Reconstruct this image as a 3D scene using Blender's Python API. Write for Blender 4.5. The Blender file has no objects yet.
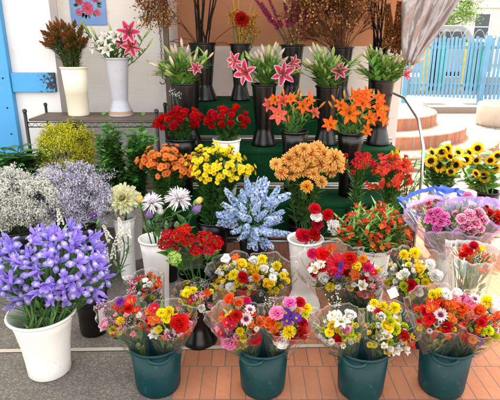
import bpy, math, random
from mathutils import Vector, Matrix, Quaternion
R = math.radians
rnd = random.Random(7)
sc = bpy.context.scene
col = sc.collection
V = Vector

# ---------------------------------------------------------------- camera model (500 x 400 photo units)
H, PITCH, F = 1.55, R(18.2), 486.0
SP, CP = math.sin(PITCH), math.cos(PITCH)
def ray(px, py):
    u, v = (px-250)/F, (200-py)/F
    return V((u, CP + v*SP, -SP + v*CP))
def at(px, py, Y):
    d = ray(px, py); return V((0,0,H)) + d*(Y/d.y)
def dep(Y, z=0.5): return Y*CP + (H-z)*SP
def mpp(Y, z=0.5): return dep(Y, z)/F          # metres per photo unit
def xat(px, Y, z): return (px-250)*mpp(Y, z)

cam = bpy.data.objects.new('camera', bpy.data.cameras.new('camera')); col.objects.link(cam)
cam.location = (0,0,H); cam.rotation_euler = (R(90)-PITCH, 0, 0)
cam.data.sensor_width = 36; cam.data.lens = F/500*36; cam.data.clip_end = 500
sc.camera = cam

# ---------------------------------------------------------------- colours
def C(r, g, b):
    f = lambda c: (c/255/12.92 if c/255 <= .04045 else ((c/255+.055)/1.055)**2.4)
    return (f(r), f(g), f(b))
def mix(a, b, t): return tuple(a[i]+(b[i]-a[i])*t for i in range(3))
def vary(c, rg, k=.15): 
    f = 1+rg.uniform(-k, k); return tuple(min(.95, x*f) for x in c)
def sm(a, b, x):
    t = max(0, min(1, (x-a)/(b-a))); return t*t*(3-2*t)

# ---------------------------------------------------------------- materials
def newmat(name):
    m = bpy.data.materials.new(name); m.use_nodes = True
    nt = m.node_tree; nt.nodes.clear()
    out = nt.nodes.new('ShaderNodeOutputMaterial')
    return m, nt, out
def N(nt, t, **kw):
    n = nt.nodes.new('ShaderNode'+t)
    for k, v in kw.items(): setattr(n, k, v)
    return n
def ramp(nt, fac, stops):
    r = N(nt, 'ValToRGB'); nt.links.new(fac, r.inputs[0])
    e = r.color_ramp.elements
    while len(e) < len(stops): e.new(.5)
    for i, (p, c) in enumerate(stops):
        e[i].position = p; e[i].color = (*c, 1)
    return r.outputs[0]
def mixc(nt, a, b, fac, mode='MIX'):
    m = N(nt, 'Mix', data_type='RGBA', blend_type=mode)
    for s, v in ((6, a), (7, b)):
        if hasattr(v, 'is_linked'): nt.links.new(v, m.inputs[s])
        else: m.inputs[s].default_value = (*v, 1)
    if hasattr(fac, 'is_linked'): nt.links.new(fac, m.inputs[0])
    else: m.inputs[0].default_value = fac
    return m.outputs[2]
def noise(nt, vec, scale, detail=3, rough=.55):
    n = N(nt, 'TexNoise'); n.inputs['Scale'].default_value = scale
    n.inputs['Detail'].default_value = detail; n.inputs['Roughness'].default_value = rough
    if vec is not None: nt.links.new(vec, n.inputs['Vector'])
    return n.outputs['Fac']
def objco(nt): return N(nt, 'TexCoord').outputs['Object']
def geopos(nt): return N(nt, 'NewGeometry').outputs['Position']
def bump(nt, h, strength, dist, bsdf):
    b = N(nt, 'Bump'); b.inputs['Strength'].default_value = strength; b.inputs['Distance'].default_value = dist
    nt.links.new(h, b.inputs['Height']); nt.links.new(b.outputs[0], bsdf.inputs['Normal'])

def attr_mat(name, transl=.3, rough=.55, jit=.16, spec=.3, hue=.006):
    m, nt, out = newmat(name)
    a = N(nt, 'Attribute', attribute_name='Col')
    oi = N(nt, 'ObjectInfo')
    hs = N(nt, 'HueSaturation')
    mr = N(nt, 'MapRange'); nt.links.new(oi.outputs['Random'], mr.inputs[0])
    mr.inputs[3].default_value = 1-jit; mr.inputs[4].default_value = 1+jit*.6
    nz = noise(nt, geopos(nt), 90, 2)
    mr2 = N(nt, 'MapRange'); nt.links.new(nz, mr2.inputs[0]); mr2.inputs[1].default_value=.3; mr2.inputs[2].default_value=.7
    mr2.inputs[3].default_value = .84; mr2.inputs[4].default_value = 1.1
    mm = N(nt, 'Math', operation='MULTIPLY'); nt.links.new(mr.outputs[0], mm.inputs[0]); nt.links.new(mr2.outputs[0], mm.inputs[1])
    nt.links.new(mm.outputs[0], hs.inputs['Value'])
    w = N(nt, 'TexWhiteNoise', noise_dimensions='1D'); nt.links.new(oi.outputs['Random'], w.inputs['W'])
    mh = N(nt, 'MapRange'); nt.links.new(w.outputs['Value'], mh.inputs[0]); mh.inputs[3].default_value=.5-hue; mh.inputs[4].default_value=.5+hue
    nt.links.new(mh.outputs[0], hs.inputs['Hue'])
    nt.links.new(a.outputs['Color'], hs.inputs['Color'])
    p = N(nt, 'BsdfPrincipled'); p.inputs['Roughness'].default_value = rough
    p.inputs['Specular IOR Level'].default_value = spec
    nt.links.new(hs.outputs[0], p.inputs['Base Color'])
    if transl:
        t = N(nt, 'BsdfTranslucent'); nt.links.new(hs.outputs[0], t.inputs['Color'])
        ms = N(nt, 'MixShader'); ms.inputs[0].default_value = transl
        nt.links.new(p.outputs[0], ms.inputs[1]); nt.links.new(t.outputs[0], ms.inputs[2])
        nt.links.new(ms.outputs[0], out.inputs[0])
    else: nt.links.new(p.outputs[0], out.inputs[0])
    return m
M_PETAL = attr_mat('petal', .42, .6, .14, .25)
M_LEAF = attr_mat('leaf', .25, .42, .3, .4, .02)
M_DRY = attr_mat('dry_stalk', .05, .8, .2, .15)

def plain(name, c, rough=.5, nscale=8, namt=.12, spec=.5, metal=0, bumpd=0, scuff=None):
    m, nt, out = newmat(name)
    p = N(nt, 'BsdfPrincipled'); nt.links.new(p.outputs[0], out.inputs[0])
    co = objco(nt)
    n = noise(nt, co, nscale, 4)
    cc = ramp(nt, n, [(.3, tuple(x*(1-namt) for x in c)), (.7, tuple(min(1, x*(1+namt)) for x in c))])
    if scuff:
        n2 = noise(nt, co, 22, 6, .7)
        f = ramp(nt, n2, [(.6, (0,0,0)), (.7, (1,1,1))])
        f2 = N(nt, 'Math', operation='MULTIPLY'); nt.links.new(f, f2.inputs[0]); f2.inputs[1].default_value = scuff[1]
        cc = mixc(nt, cc, scuff[0], f2.outputs[0])
    nt.links.new(cc, p.inputs['Base Color'])
    r = N(nt, 'MapRange'); nt.links.new(n, r.inputs[0]); r.inputs[3].default_value = rough-.1; r.inputs[4].default_value = rough+.1
    nt.links.new(r.outputs[0], p.inputs['Roughness'])
    p.inputs['Specular IOR Level'].default_value = spec; p.inputs['Metallic'].default_value = metal
    if bumpd: bump(nt, noise(nt, co, nscale*6, 4), .5, bumpd, p)
    return m
M_BLACKV = plain('black_plastic', C(4,4,5), .32, 10, .3, scuff=(C(90,88,84), .15))
M_WHITEV = plain('white_plastic', C(232,230,222), .4, 6, .05, scuff=(C(160,152,138), .3))
M_CREAMV = plain('cream_plastic', C(226,218,196), .45, 6, .05, scuff=(C(150,140,120), .25))
M_GREYV = plain('grey_plastic', C(172,174,182), .35, 6, .06, scuff=(C(110,108,104), .3))
M_GREENB = plain('green_plastic', C(2,50,53), .42, 9, .16, .25, scuff=(C(60,110,104), .35))
M_TAN = plain('tan_band', C(160,125,95), .6)
M_METAL = plain('galvanised_tube', C(175,175,178), .32, 20, .1, metal=.9)
M_WIRE = plain('black_wire', C(22,22,23), .4, 10, .2)
M_BOARD = plain('brown_board', C(92,76,62), .6, 14, .25)
M_BLUE = plain('blue_paint', C(64,150,205), .45, 3, .07, scuff=(C(60,90,110), .25))
def stained_blue():
    m, nt, out = newmat('worn_blue_paint')
    p = N(nt, 'BsdfPrincipled'); nt.links.new(p.outputs[0], out.inputs[0])
    g = geopos(nt); s = N(nt, 'SeparateXYZ'); nt.links.new(g, s.inputs[0])
    a = N(nt, 'MapRange'); nt.links.new(s.outputs[0], a.inputs[0]); a.inputs[1].default_value = -1.68; a.inputs[2].default_value = -1.5; a.inputs[3].default_value = .0; a.inputs[4].default_value = .34
    n = N(nt, 'Math', operation='ADD'); nt.links.new(noise(nt, g, 42, 5, .7), n.inputs[0]); nt.links.new(a.outputs[0], n.inputs[1])
    c = mixc(nt, C(64,150,205), C(20,28,36), ramp(nt, n.outputs[0], [(.76, (0,0,0)), (.82, (1,1,1))]))
    c = mixc(nt, c, C(190,200,206), ramp(nt, noise(nt, g, 17, 5, .7), [(.68, (0,0,0)), (.73, (.6,.6,.6))]))
    nt.links.new(c, p.inputs['Base Color']); p.inputs['Roughness'].default_value = .5
    return m
M_BLUEW = stained_blue()
M_FENCE = plain('pale_blue_paint', C(92,146,178), .45, 2, .16, scuff=(C(90,120,130), .2))
M_YELLOWP = plain('yellow_paint', C(225,175,40), .5)
M_GREENP = plain('green_paint', C(20,135,105), .5)
M_CONC = plain('concrete', C(178,168,152), .85, 5, .12, .2, bumpd=.004, scuff=(C(120,112,102), .4))
M_PALE = plain('pale_concrete', C(132,124,113), .85, 1.2, .08, .2, bumpd=.003)
M_BUILD = plain('pale_render', C(196,192,186), .85, .8, .06, .2)
M_WINFR = plain('white_frame', C(225,225,222), .5)
M_GLASS = plain('dark_glass', C(66,74,80), .08, 1, .2)
M_CARD = plain('white_card', C(230,228,222), .6)
M_POSTER = plain('blue_print', C(100,135,190), .35, 5, .2)
M_VAN = plain('grey_car_paint', C(130,132,136), .25, 2, .05)
M_TYRE = plain('tyre_rubber', C(22,22,22), .8)
M_BARK = plain('bark', C(82,70,58), .9, 12, .3, .1, bumpd=.01)
M_AWN = plain('unseen_awning_canvas', C(214,200,180), .8, 3, .06)
M_CHAIN = plain('dark_chain', C(50,46,42), .4, 20, .2, metal=.7)
M_RIBBON = plain('blue_band_film', C(48,84,190), .3)


def wall_mat(name, upper, lower, split, brick=False, grime=.5):
    m, nt, out = newmat(name)
    p = N(nt, 'BsdfPrincipled'); nt.links.new(p.outputs[0], out.inputs[0])
    g = geopos(nt)
    s = N(nt, 'SeparateXYZ'); nt.links.new(g, s.inputs[0])
    n1 = noise(nt, g, 1.7, 5, .6); n2 = noise(nt, g, 14, 5, .65)
    z = N(nt, 'Math', operation='GREATER_THAN'); nt.links.new(s.outputs[2], z.inputs[0]); z.inputs[1].default_value = split
    c = mixc(nt, lower, upper, z.outputs[0])
    c = mixc(nt, c, tuple(x*.7 for x in upper), ramp(nt, n1, [(.45, (0,0,0)), (.8, (.5,.5,.5))]))
    c = mixc(nt, c, C(105,92,76), ramp(nt, n2, [(.62, (0,0,0)), (.78, (grime,)*3)]))
    nt.links.new(c, p.inputs['Base Color']); p.inputs['Roughness'].default_value = .75; p.inputs['Specular IOR Level'].default_value = .2
    if brick:
        b = N(nt, 'TexBrick'); b.inputs['Scale'].default_value = 1
        b.inputs['Brick Width'].default_value = .23; b.inputs['Row Height'].default_value = .076; b.inputs['Mortar Size'].default_value = .008
        b.inputs['Mortar Smooth'].default_value = .6
        cx = N(nt, 'CombineXYZ'); nt.links.new(s.outputs[0], cx.inputs[0]); nt.links.new(s.outputs[2], cx.inputs[1])
        nt.links.new(cx.outputs[0], b.inputs['Vector'])
        inv = N(nt, 'Math', operation='SUBTRACT'); inv.inputs[0].default_value = 1; nt.links.new(b.outputs['Fac'], inv.inputs[1])
        ad = N(nt, 'Math', operation='ADD'); nt.links.new(inv.outputs[0], ad.inputs[0]); nt.links.new(n2, ad.inputs[1])
        bump(nt, ad.outputs[0], .18, .003, p)
    else: bump(nt, n2, .3, .003, p)
    return m
M_WALLL = wall_mat('painted_brick', C(214,209,202), C(214,209,202), 0, True, .2)
M_WALLP = wall_mat('white_board', C(224,222,220), C(224,222,220), 0, False, .25)
M_WALLB = wall_mat('peach_plaster', C(186,132,98), C(224,218,210), 1.50, False, .4)

def asphalt():
    m, nt, out = newmat('aggregate')
    p = N(nt, 'BsdfPrincipled'); nt.links.new(p.outputs[0], out.inputs[0])
    g = geopos(nt)
    v = N(nt, 'TexVoronoi'); v.inputs['Scale'].default_value = 170; nt.links.new(g, v.inputs['Vector'])
    sp = N(nt, 'SeparateColor'); nt.links.new(v.outputs['Color'], sp.inputs[0])
    c = ramp(nt, sp.outputs[0], [(0, C(92,86,79)), (.45, C(106,99,91)), (.8, C(120,112,102)), (1, C(142,133,121))])
    n = noise(nt, g, 2.2, 5, .6)
    c = mixc(nt, c, C(62,57,52), ramp(nt, n, [(.4, (0,0,0)), (.75, (.6,.6,.6))]))
    n3 = noise(nt, g, 9, 4, .7)
    c = mixc(nt, c, C(44,40,38), ramp(nt, n3, [(.6, (0,0,0)), (.75, (.25,.25,.25))]))
    nt.links.new(c, p.inputs['Base Color']); p.inputs['Roughness'].default_value = .85; p.inputs['Specular IOR Level'].default_value = .2
    bump(nt, v.outputs['Distance'], .5, .002, p)
    return m
def pavers(name, cols, bw, rh, mortar, mc, dirt=C(120,90,75)):
    m, nt, out = newmat(name)
    p = N(nt, 'BsdfPrincipled'); nt.links.new(p.outputs[0], out.inputs[0])
    g = geopos(nt)
    b = N(nt, 'TexBrick'); b.offset = .5
    b.inputs['Scale'].default_value = 1; b.inputs['Brick Width'].default_value = bw; b.inputs['Row Height'].default_value = rh
    b.inputs['Mortar Size'].default_value = mortar; b.inputs['Mortar Smooth'].default_value = .3; b.inputs['Bias'].default_value = 0
    b.inputs['Color1'].default_value = (*cols[0],1); b.inputs['Color2'].default_value = (*cols[1],1); b.inputs['Mortar'].default_value = (*mc,1)
    mp = N(nt, 'Mapping'); nt.links.new(g, mp.inputs[0]); mp.inputs['Location'].default_value = (.02, -2.045, 0)
    nt.links.new(mp.outputs[0], b.inputs['Vector'])
    c = b.outputs['Color']
    n = noise(nt, g, 3, 5, .65); n2 = noise(nt, g, 60, 3, .6)
    c = mixc(nt, c, dirt, ramp(nt, n, [(.4, (0,0,0)), (.75, (.6,.6,.6))]))
    c = mixc(nt, c, C(214,196,178), ramp(nt, noise(nt, g, 7, 5, .7), [(.6, (0,0,0)), (.8, (.12,.12,.12))]))
    c = mixc(nt, c, tuple(x*.6 for x in cols[0]), ramp(nt, n2, [(.5, (0,0,0)), (.8, (.5,.5,.5))]))
    nt.links.new(c, p.inputs['Base Color']); p.inputs['Roughness'].default_value = .8; p.inputs['Specular IOR Level'].default_value = .2
    inv = N(nt, 'Math', operation='SUBTRACT'); nt.links.new(n2, inv.inputs[0]); nt.links.new(b.outputs['Fac'], inv.inputs[1])
    bump(nt, inv.outputs[0], .5, .004, p)
    return m
M_ASPH = asphalt()
M_PAVER = pavers('brick_pavers', (C(176,114,82), C(160,102,72)), .07, .235, .003, C(104,90,78))
M_STEP = pavers('step_bricks', (C(170,118,92), C(150,98,72)), .08, .08, .005, C(150,132,116))
M_PINK = pavers('pale_pavers', (C(146,116,98), C(134,104,88)), .2, .2, .006, C(120,108,98))
def turf():
    m, nt, out = newmat('green_turf')
    p = N(nt, 'BsdfPrincipled'); nt.links.new(p.outputs[0], out.inputs[0])
    g = geopos(nt); n = noise(nt, g, 260, 3, .7); n1 = noise(nt, g, 5, 4)
    c = ramp(nt, n, [(.3, C(4,38,18)), (.7, C(20,94,48))])
    c = mixc(nt, c, C(5,42,22), ramp(nt, n1, [(.4, (0,0,0)), (.7, (.7,.7,.7))]))
    nt.links.new(c, p.inputs['Base Color']); p.inputs['Roughness'].default_value = .9; p.inputs['Specular IOR Level'].default_value = .15
    bump(nt, n, 1, .004, p)
    return m
M_TURF = turf()
def gravel_mat():
    m, nt, out = newmat('pebbles')
    p = N(nt, 'BsdfPrincipled'); nt.links.new(p.outputs[0], out.inputs[0])
    g = geopos(nt); v = N(nt, 'TexVoronoi'); v.inputs['Scale'].default_value = 30; nt.links.new(g, v.inputs['Vector'])
    sp = N(nt, 'SeparateColor'); nt.links.new(v.outputs['Color'], sp.inputs[0])
    c = ramp(nt, sp.outputs[0], [(0, C(70,64,58)), (.5, C(120,110,100)), (1, C(160,150,138))])
    nt.links.new(c, p.inputs['Base Color']); p.inputs['Roughness'].default_value = .9
    bump(nt, v.outputs['Distance'], .8, .01, p)
    return m
M_GRAVEL = gravel_mat()
def film(name, tint=(1,1,1), haze=.03, gl=.26):
    m, nt, out = newmat(name)
    t = N(nt, 'BsdfTransparent'); t.inputs[0].default_value = (*tint, 1)
    g = N(nt, 'BsdfGlossy'); g.inputs['Roughness'].default_value = .07; g.inputs['Color'].default_value = (1,1,1,1)
    d = N(nt, 'BsdfDiffuse'); d.inputs['Color'].default_value = (.85*tint[0],.85*tint[1],.85*tint[2],1)
    nz = N(nt, 'TexNoise', noise_type='RIDGED_MULTIFRACTAL'); nz.inputs['Scale'].default_value = 11; nz.inputs['Detail'].default_value = 3; nt.links.new(geopos(nt), nz.inputs['Vector']); nz = nz.outputs['Fac']
    b = N(nt, 'Bump'); b.inputs['Strength'].default_value = 1; b.inputs['Distance'].default_value = .006
    nt.links.new(nz, b.inputs['Height']); nt.links.new(b.outputs[0], g.inputs['Normal'])
    lw = N(nt, 'LayerWeight'); lw.inputs['Blend'].default_value = .16; nt.links.new(b.outputs[0], lw.inputs['Normal'])
    mr = N(nt, 'MapRange'); nt.links.new(lw.outputs['Fresnel'], mr.inputs[0]); mr.inputs[3].default_value = gl*.4; mr.inputs[4].default_value = .5
    hm = N(nt, 'Attribute', attribute_name='Col'); hr = N(nt, 'MapRange'); nt.links.new(hm.outputs['Fac'], hr.inputs[0]); hr.inputs[3].default_value = haze; hr.inputs[4].default_value = min(.95, haze+.3)  # Col whitens the film further, for painted edge highlights
    m1 = N(nt, 'MixShader'); nt.links.new(hr.outputs[0], m1.inputs[0])
    nt.links.new(t.outputs[0], m1.inputs[1]); nt.links.new(d.outputs[0], m1.inputs[2])
    m2 = N(nt, 'MixShader'); nt.links.new(mr.outputs[0], m2.inputs[0])
    nt.links.new(m1.outputs[0], m2.inputs[1]); nt.links.new(g.outputs[0], m2.inputs[2])
    nt.links.new(m2.outputs[0], out.inputs[0])
    return m
M_FILM = film('cellophane')
M_PURPLEF = film('purple_edge_film', (.62,.45,.9), .5, .2)
M_FILMP = film('lilac_cellophane', (.93,.86,.97), .16, .16)
M_CURT = film('cloudy_plastic_sheet', (.36,.29,.27), .66, .2)

# ---------------------------------------------------------------- mesh builder
class MB:
    def __init__(s): s.v=[]; s.f=[]; s.c=[]; s.m=[]
    def add(s, vs, fs, cs=(.5,.5,.5), mi=0):
        b = len(s.v); s.v += [tuple(v) for v in vs]
        s.f += [tuple(i+b for i in f) for f in fs]; s.m += [mi]*len(fs)
        s.c += cs if isinstance(cs, list) else [cs]*len(vs)
    def grid(s, pts, cols, mi=0, close=False):      # rows of points
        nr, nc = len(pts), len(pts[0]); b = len(s.v)
        for i in range(nr):
            for j in range(nc): s.v.append(tuple(pts[i][j])); s.c.append(cols[i][j] if isinstance(cols, list) else cols)
        for i in range(nr-1):
            for j in range(nc if close else nc-1):
                k = (j+1) % nc
                s.f.append((b+i*nc+j, b+i*nc+k, b+(i+1)*nc+k, b+(i+1)*nc+j)); s.m.append(mi)
    def box(s, lo, hi, c=(.5,.5,.5), mi=0, M=None):
        vs = [V((x,y,z)) for z in (lo[2],hi[2]) for y in (lo[1],hi[1]) for x in (lo[0],hi[0])]
        if M: vs = [M@v for v in vs]
        s.add(vs, [(0,2,3,1),(4,5,7,6),(0,1,5,4),(2,6,7,3),(0,4,6,2),(1,3,7,5)], c, mi)
    def tube(s, pts, r, c=(.5,.5,.5), n=6, mi=0, cap=True):
        pts = [V(p) for p in pts]; rows = []
        rr = r if isinstance(r, (list, tuple)) else [r]*len(pts)
        cc = c if isinstance(c, list) else [c]*len(pts)
        ref = None
        for i, p in enumerate(pts):
            t = (pts[min(i+1, len(pts)-1)] - pts[max(i-1, 0)]).normalized()
            if ref is None: ref = t.orthogonal().normalized()
            ref = (ref - t*ref.dot(t)); ref = ref.normalized() if ref.length > 1e-6 else t.orthogonal().normalized()
            o = t.cross(ref)
            rows.append([p + (ref*math.cos(2*math.pi*k/n)+o*math.sin(2*math.pi*k/n))*rr[i] for k in range(n)])
        b = len(s.v)
        s.grid(rows, [[cc[i]]*n for i in range(len(pts))], mi, True)
        if cap:
            s.f.append(tuple(b+k for k in range(n))[::-1]); s.m.append(mi)
            s.f.append(tuple(b+(len(pts)-1)*n+k for k in range(n))); s.m.append(mi)
    def lathe(s, prof, c=(.5,.5,.5), n=28, mi=0, M=None, oval=1.0):
        rows = []
        for r, z in prof:
            row = [V((r*math.cos(2*math.pi*k/n), r*oval*math.sin(2*math.pi*k/n), z)) for k in range(n)]
            rows.append([M@p for p in row] if M else row)
        cs = c if isinstance(c, list) else [c]*len(prof)
        s.grid(rows, [[x]*n for x in cs], mi, True)
    def merge(s, o, M, mi=None):
        b = len(s.v); s.v += [tuple(M@V(v)) for v in o.v]; s.c += o.c
        s.f += [tuple(i+b for i in f) for f in o.f]; s.m += o.m
    def mesh(s, name, mats, smooth=True):
        me = bpy.data.meshes.new(name); me.from_pydata(s.v, [], s.f)
        for m in mats: me.materials.append(m)
        if len(mats) > 1: me.polygons.foreach_set('material_index', s.m)
        a = me.color_attributes.new('Col', 'FLOAT_COLOR', 'POINT')
        flat = []
        for c in s.c: flat += [c[0], c[1], c[2], 1.0]
        a.data.foreach_set('color', flat)
        if smooth: me.polygons.foreach_set('use_smooth', [True]*len(me.polygons))
        me.update(); return me

def ob(name, me, parent=None, mat=None):
    o = bpy.data.objects.new(name, me); col.objects.link(o)
    if parent: o.parent = parent
    if mat is not None: o.matrix_basis = mat
    return o
def tag(o, label=None, cat=None, group=None, kind=None):
    if label: o['label'] = label
    if cat: o['category'] = cat
    if group: o['group'] = group
    if kind: o['kind'] = kind
    return o
def thing(name, loc, label, cat, group=None):
    o = bpy.data.objects.new(name, None); col.objects.link(o); o.location = loc; o.empty_display_size = .05
    return tag(o, label, cat, group)
def struct(name, mb, m, smooth=False):
    return tag(ob(name, mb.mesh(name, [m], smooth)), kind='structure')
def part(name, mb, m, parent, smooth=False, bev=0):
    o = ob(name, mb.mesh(name, [m] if not isinstance(m, list) else m, smooth), parent)
    if bev:
        b = o.modifiers.new('bevel', 'BEVEL'); b.width = bev; b.segments = 2
    return o
def frame(z, x=None):
    z = z.normalized()
    x = z.orthogonal().normalized() if x is None else (x - z*x.dot(z)).normalized()
    y = z.cross(x)
    return Matrix(((x.x,y.x,z.x),(x.y,y.y,z.y),(x.z,y.z,z.z))).to_4x4()
def place(p, z, dia, spin): return Matrix.Translation(p) @ frame(z) @ Matrix.Rotation(spin, 4, 'Z') @ Matrix.Scale(dia, 4)

# ---------------------------------------------------------------- petals and blooms
def petal(mb, rot, L, W, p0, p1, cfn, r0=0, z0=0, cup=.2, k=1.0, nl=5, nw=4, ruf=0, rg=rnd, tipw=0, twist=0, mi=0):
    pts, cs = [], []
    Mz = Matrix.Rotation(rot, 3, 'Z')
    x, z = r0, z0
    for i in range(nl+1):
        t = i/nl; ph = p0+(p1-p0)*t
        w = W*max(.12 if i == 0 else tipw, math.sin(math.pi*min(1, t**k*.96+.04))**.75)
        row, rc = [], []
        for j in range(nw+1):
            s_ = j/nw*2-1
            n = V((-math.cos(ph), 0, math.sin(ph)))
            off = cup*w*s_*s_ + (rg.uniform(-1,1)*ruf*t if ruf else 0)
            p = V((x, s_*w*.5, z)) + n*off
            if twist: p += n*(twist*s_*w*t)
            row.append(Mz@p); rc.append(cfn(t, s_))
        pts.append(row); cs.append(rc)
        x += math.sin(ph)*L/nl; z += math.cos(ph)*L/nl
    mb.grid(pts, cs, mi)
def rings(spec, cfn, disc=None, seed=0, W=.2, cup=.2, k=1.2, nl=4, nw=2, ruf=0, jit=.12, tipw=0, calyx=True):
    rg = random.Random(seed); mb = MB()
    for (n, a0, a1, L, *o) in spec:
        w = o[0] if o else W
        r0 = o[1] if len(o) > 1 else 0
        z0 = o[2] if len(o) > 2 else 0
        st = rg.uniform(0, 6.28)
        for q in range(n):
            f = rg.uniform(.85, 1.1)
            cf = lambda t, s, f=f: tuple(min(.95, c*f) for c in cfn(t, s))
            petal(mb, st+q*2*math.pi/n+rg.uniform(-jit, jit), L*rg.uniform(.9, 1.08), w*rg.uniform(.9,1.1), R(a0+rg.uniform(-7,7)), R(a1+rg.uniform(-12,12)),
                  cf, r0, z0, cup, k, nl, nw, ruf, rg, tipw, rg.uniform(-.15,.15))
    if disc:
        r, h, z0, c1, c2 = disc
        prof = [(r*math.sin(a), z0+h*math.cos(a)) for a in (1.57,1.2,.9,.6,.3,.02)]
        mb.lathe(prof, [c1, c1, mix(c1,c2,.5), c2, c2, c1], 14)
    if calyx:
        mb.lathe([(.02,-.12),(.07,-.08),(.09,0),(.05,.05)], C(70,110,50), 7)
    return mb
def normd(mb, target=.5):                       # scale so that the bloom is one unit across
    r = max(math.hypot(v[0], v[1]) for v in mb.v); s = target/r
    mb.v = [(v[0]*s, v[1]*s, v[2]*s) for v in mb.v]; return mb

GREEN = C(62,110,44); DGREEN = C(36,78,32); LGREEN = C(120,160,66); GREYG = C(104,130,100); YG = C(150,185,70)
WHITE = C(248,246,240); RED = C(198,6,22); DRED = C(140,8,22); MAG = C(205,24,110); PINK = C(238,120,170); LPINK = C(246,186,205)
YEL = C(255,228,30); DYEL = C(238,170,16); ORA = C(244,118,24); LIME = C(190,205,50); PURP = C(98,42,150); LAV = C(190,178,215)
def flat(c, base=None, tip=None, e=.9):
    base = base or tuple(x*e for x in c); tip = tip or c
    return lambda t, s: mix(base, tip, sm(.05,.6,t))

def b_lily(seed, f):
    rg = random.Random(seed); mb = MB()
    for ring in (0, 1):
        for q in range(3):
            petal(mb, q*2.0944+ring*1.0472+rg.uniform(-.1,.1), .6*rg.uniform(.92,1.05), .27 if ring else .21, R(18+rg.uniform(-5,5)), R(112+rg.uniform(-18,18)), f, .02, 0, .14, .95, 8, 4, .006, rg)
    for q in range(6):
        a = q*1.047+.3; d = V((math.cos(a)*.16, math.sin(a)*.16, .36))
        mb.tube([V((0,0,.05)), d*.6+V((0,0,.03)), d], .007, C(190,200,120), 4)
        mb.tube([d+V((-.03*math.sin(a),.03*math.cos(a),0)), d-V((-.03*math.sin(a),.03*math.cos(a),0))], .014, C(120,50,20), 4)
    return normd(mb)
def starg(t, s):      # magenta heart, white rim
    c = mix(C(238,150,180), C(212,18,84), sm(.05,.3,t)); c = mix(c, C(214,20,90), .3)
    return mix(c, C(250,238,241), max(sm(.4,.92,abs(s))*.95, sm(.84,1,t))*.92)
def whitel(t, s): return mix(C(205,215,150), C(244,242,234), sm(.0,.3,t))
def oral(t, s): return mix(mix(C(250,140,30), C(240,86,16), sm(.1,.8,t)), C(252,150,40), .35*(1-abs(s)))
def salm(t, s): return mix(C(250,190,90), C(238,92,84), sm(.05,.35,t))
def b_bud(c1, c2):
    mb = MB()
    mb.lathe([(.005,0),(.035,.06),(.075,.25),(.105,.5),(.1,.72),(.06,.9),(.012,1)], [c1,c1,mix(c1,c2,.3),c2,c2,mix(c1,c2,.8),c1], 8)
    return mb
def b_carn(seed, c, c2=None, edge=None):
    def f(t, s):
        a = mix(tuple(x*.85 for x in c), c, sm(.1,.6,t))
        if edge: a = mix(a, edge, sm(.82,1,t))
        return a
    sp = [(4,8,14,.42),(7,22,30,.46),(9,38,52,.5),(11,55,74,.52),(11,72,98,.52)]
    return normd(rings(sp, f, None, seed, .34, -.05, 2.0, 4, 4, .045, .2, .75))
def b_rose(seed, c, tip=None):
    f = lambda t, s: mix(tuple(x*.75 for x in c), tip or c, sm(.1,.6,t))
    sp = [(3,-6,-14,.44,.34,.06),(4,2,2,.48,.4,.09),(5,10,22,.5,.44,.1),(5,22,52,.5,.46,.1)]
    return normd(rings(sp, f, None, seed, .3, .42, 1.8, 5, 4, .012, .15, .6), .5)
def b_mum(seed, c, inner=None, tip=None, n=1.0, W=.12):
    inner = inner or c
    def f(t, s): return mix(inner, tip or c, sm(.1,.9,t))
    sp = [(int(8*n),4,-10,.24),(int(12*n),18,14,.3),(int(16*n),34,40,.36),(int(18*n),52,66,.42),(int(20*n),70,92,.47),(int(20*n),86,112,.48)]
    return normd(rings(sp, f, None, seed, W, .35, 1.6, 3, 2, .006, .15, .5))
def b_spider(seed, c, inner):
    def f(t, s): return mix(inner, c, sm(.05,.5,t))
    sp = [(14,4,14,.34),(20,18,34,.42),(26,34,56,.5),(30,54,82,.56),(28,76,108,.58),(22,92,124,.56)]
    return normd(rings(sp, f, None, seed, .07, .3, 1.1, 5, 2, .015, .25, .35))
def b_daisy(seed, c, disc, n=16, L=.42, W=.13, dr=.14, base=None, two=True):
    f = lambda t, s: mix(base or c, c, sm(.1,.5,t))
    sp = [(n,62,86,L,W,dr*.7)]
    if two: sp.append((n,52,78,L*.92,W,dr*.7,.01))
    return normd(rings(sp, f, (dr,dr*.5,.0,disc,mix(disc,(0,0,0),.3)), seed, W, .15, 1.2, 4, 2, .004, .12))
def b_pomp(seed, c):
    f = lambda t, s: mix(tuple(x*.85 for x in c), c, sm(.1,.7,t))
    sp = [(6,6,0,.46),(9,24,18,.47),(12,44,40,.48),(14,64,62,.48),(14,84,86,.48),(12,104,110,.44)]
    return normd(rings(sp, f, None, seed, .14, .5, 2.0, 3, 2, 0, .15, .7))
def b_alst(seed, c, throat, inner=None):
    rg = random.Random(seed); mb = MB()
    for ring in (0, 1):
        for q in range(3):
            def f(t, s, r=ring):
                if r: 
                    a = mix(throat, c, sm(.35,.75,t))
                    return mix(a, C(90,20,20), .7*(1 if (.3 < t < .75 and abs(s) < .55 and int(t*22+s*3) % 2) else 0))
                return mix(tuple(x*.8 for x in c), c, t)
            petal(mb, q*2.0944+ring*1.0472+rg.uniform(-.1,.1), .55, .2 if ring else .32, R(16), R(72+rg.uniform(-14,14)), f, .01, 0, .18, 1.35, 7, 4, .006, rg)
    return normd(mb)
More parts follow.
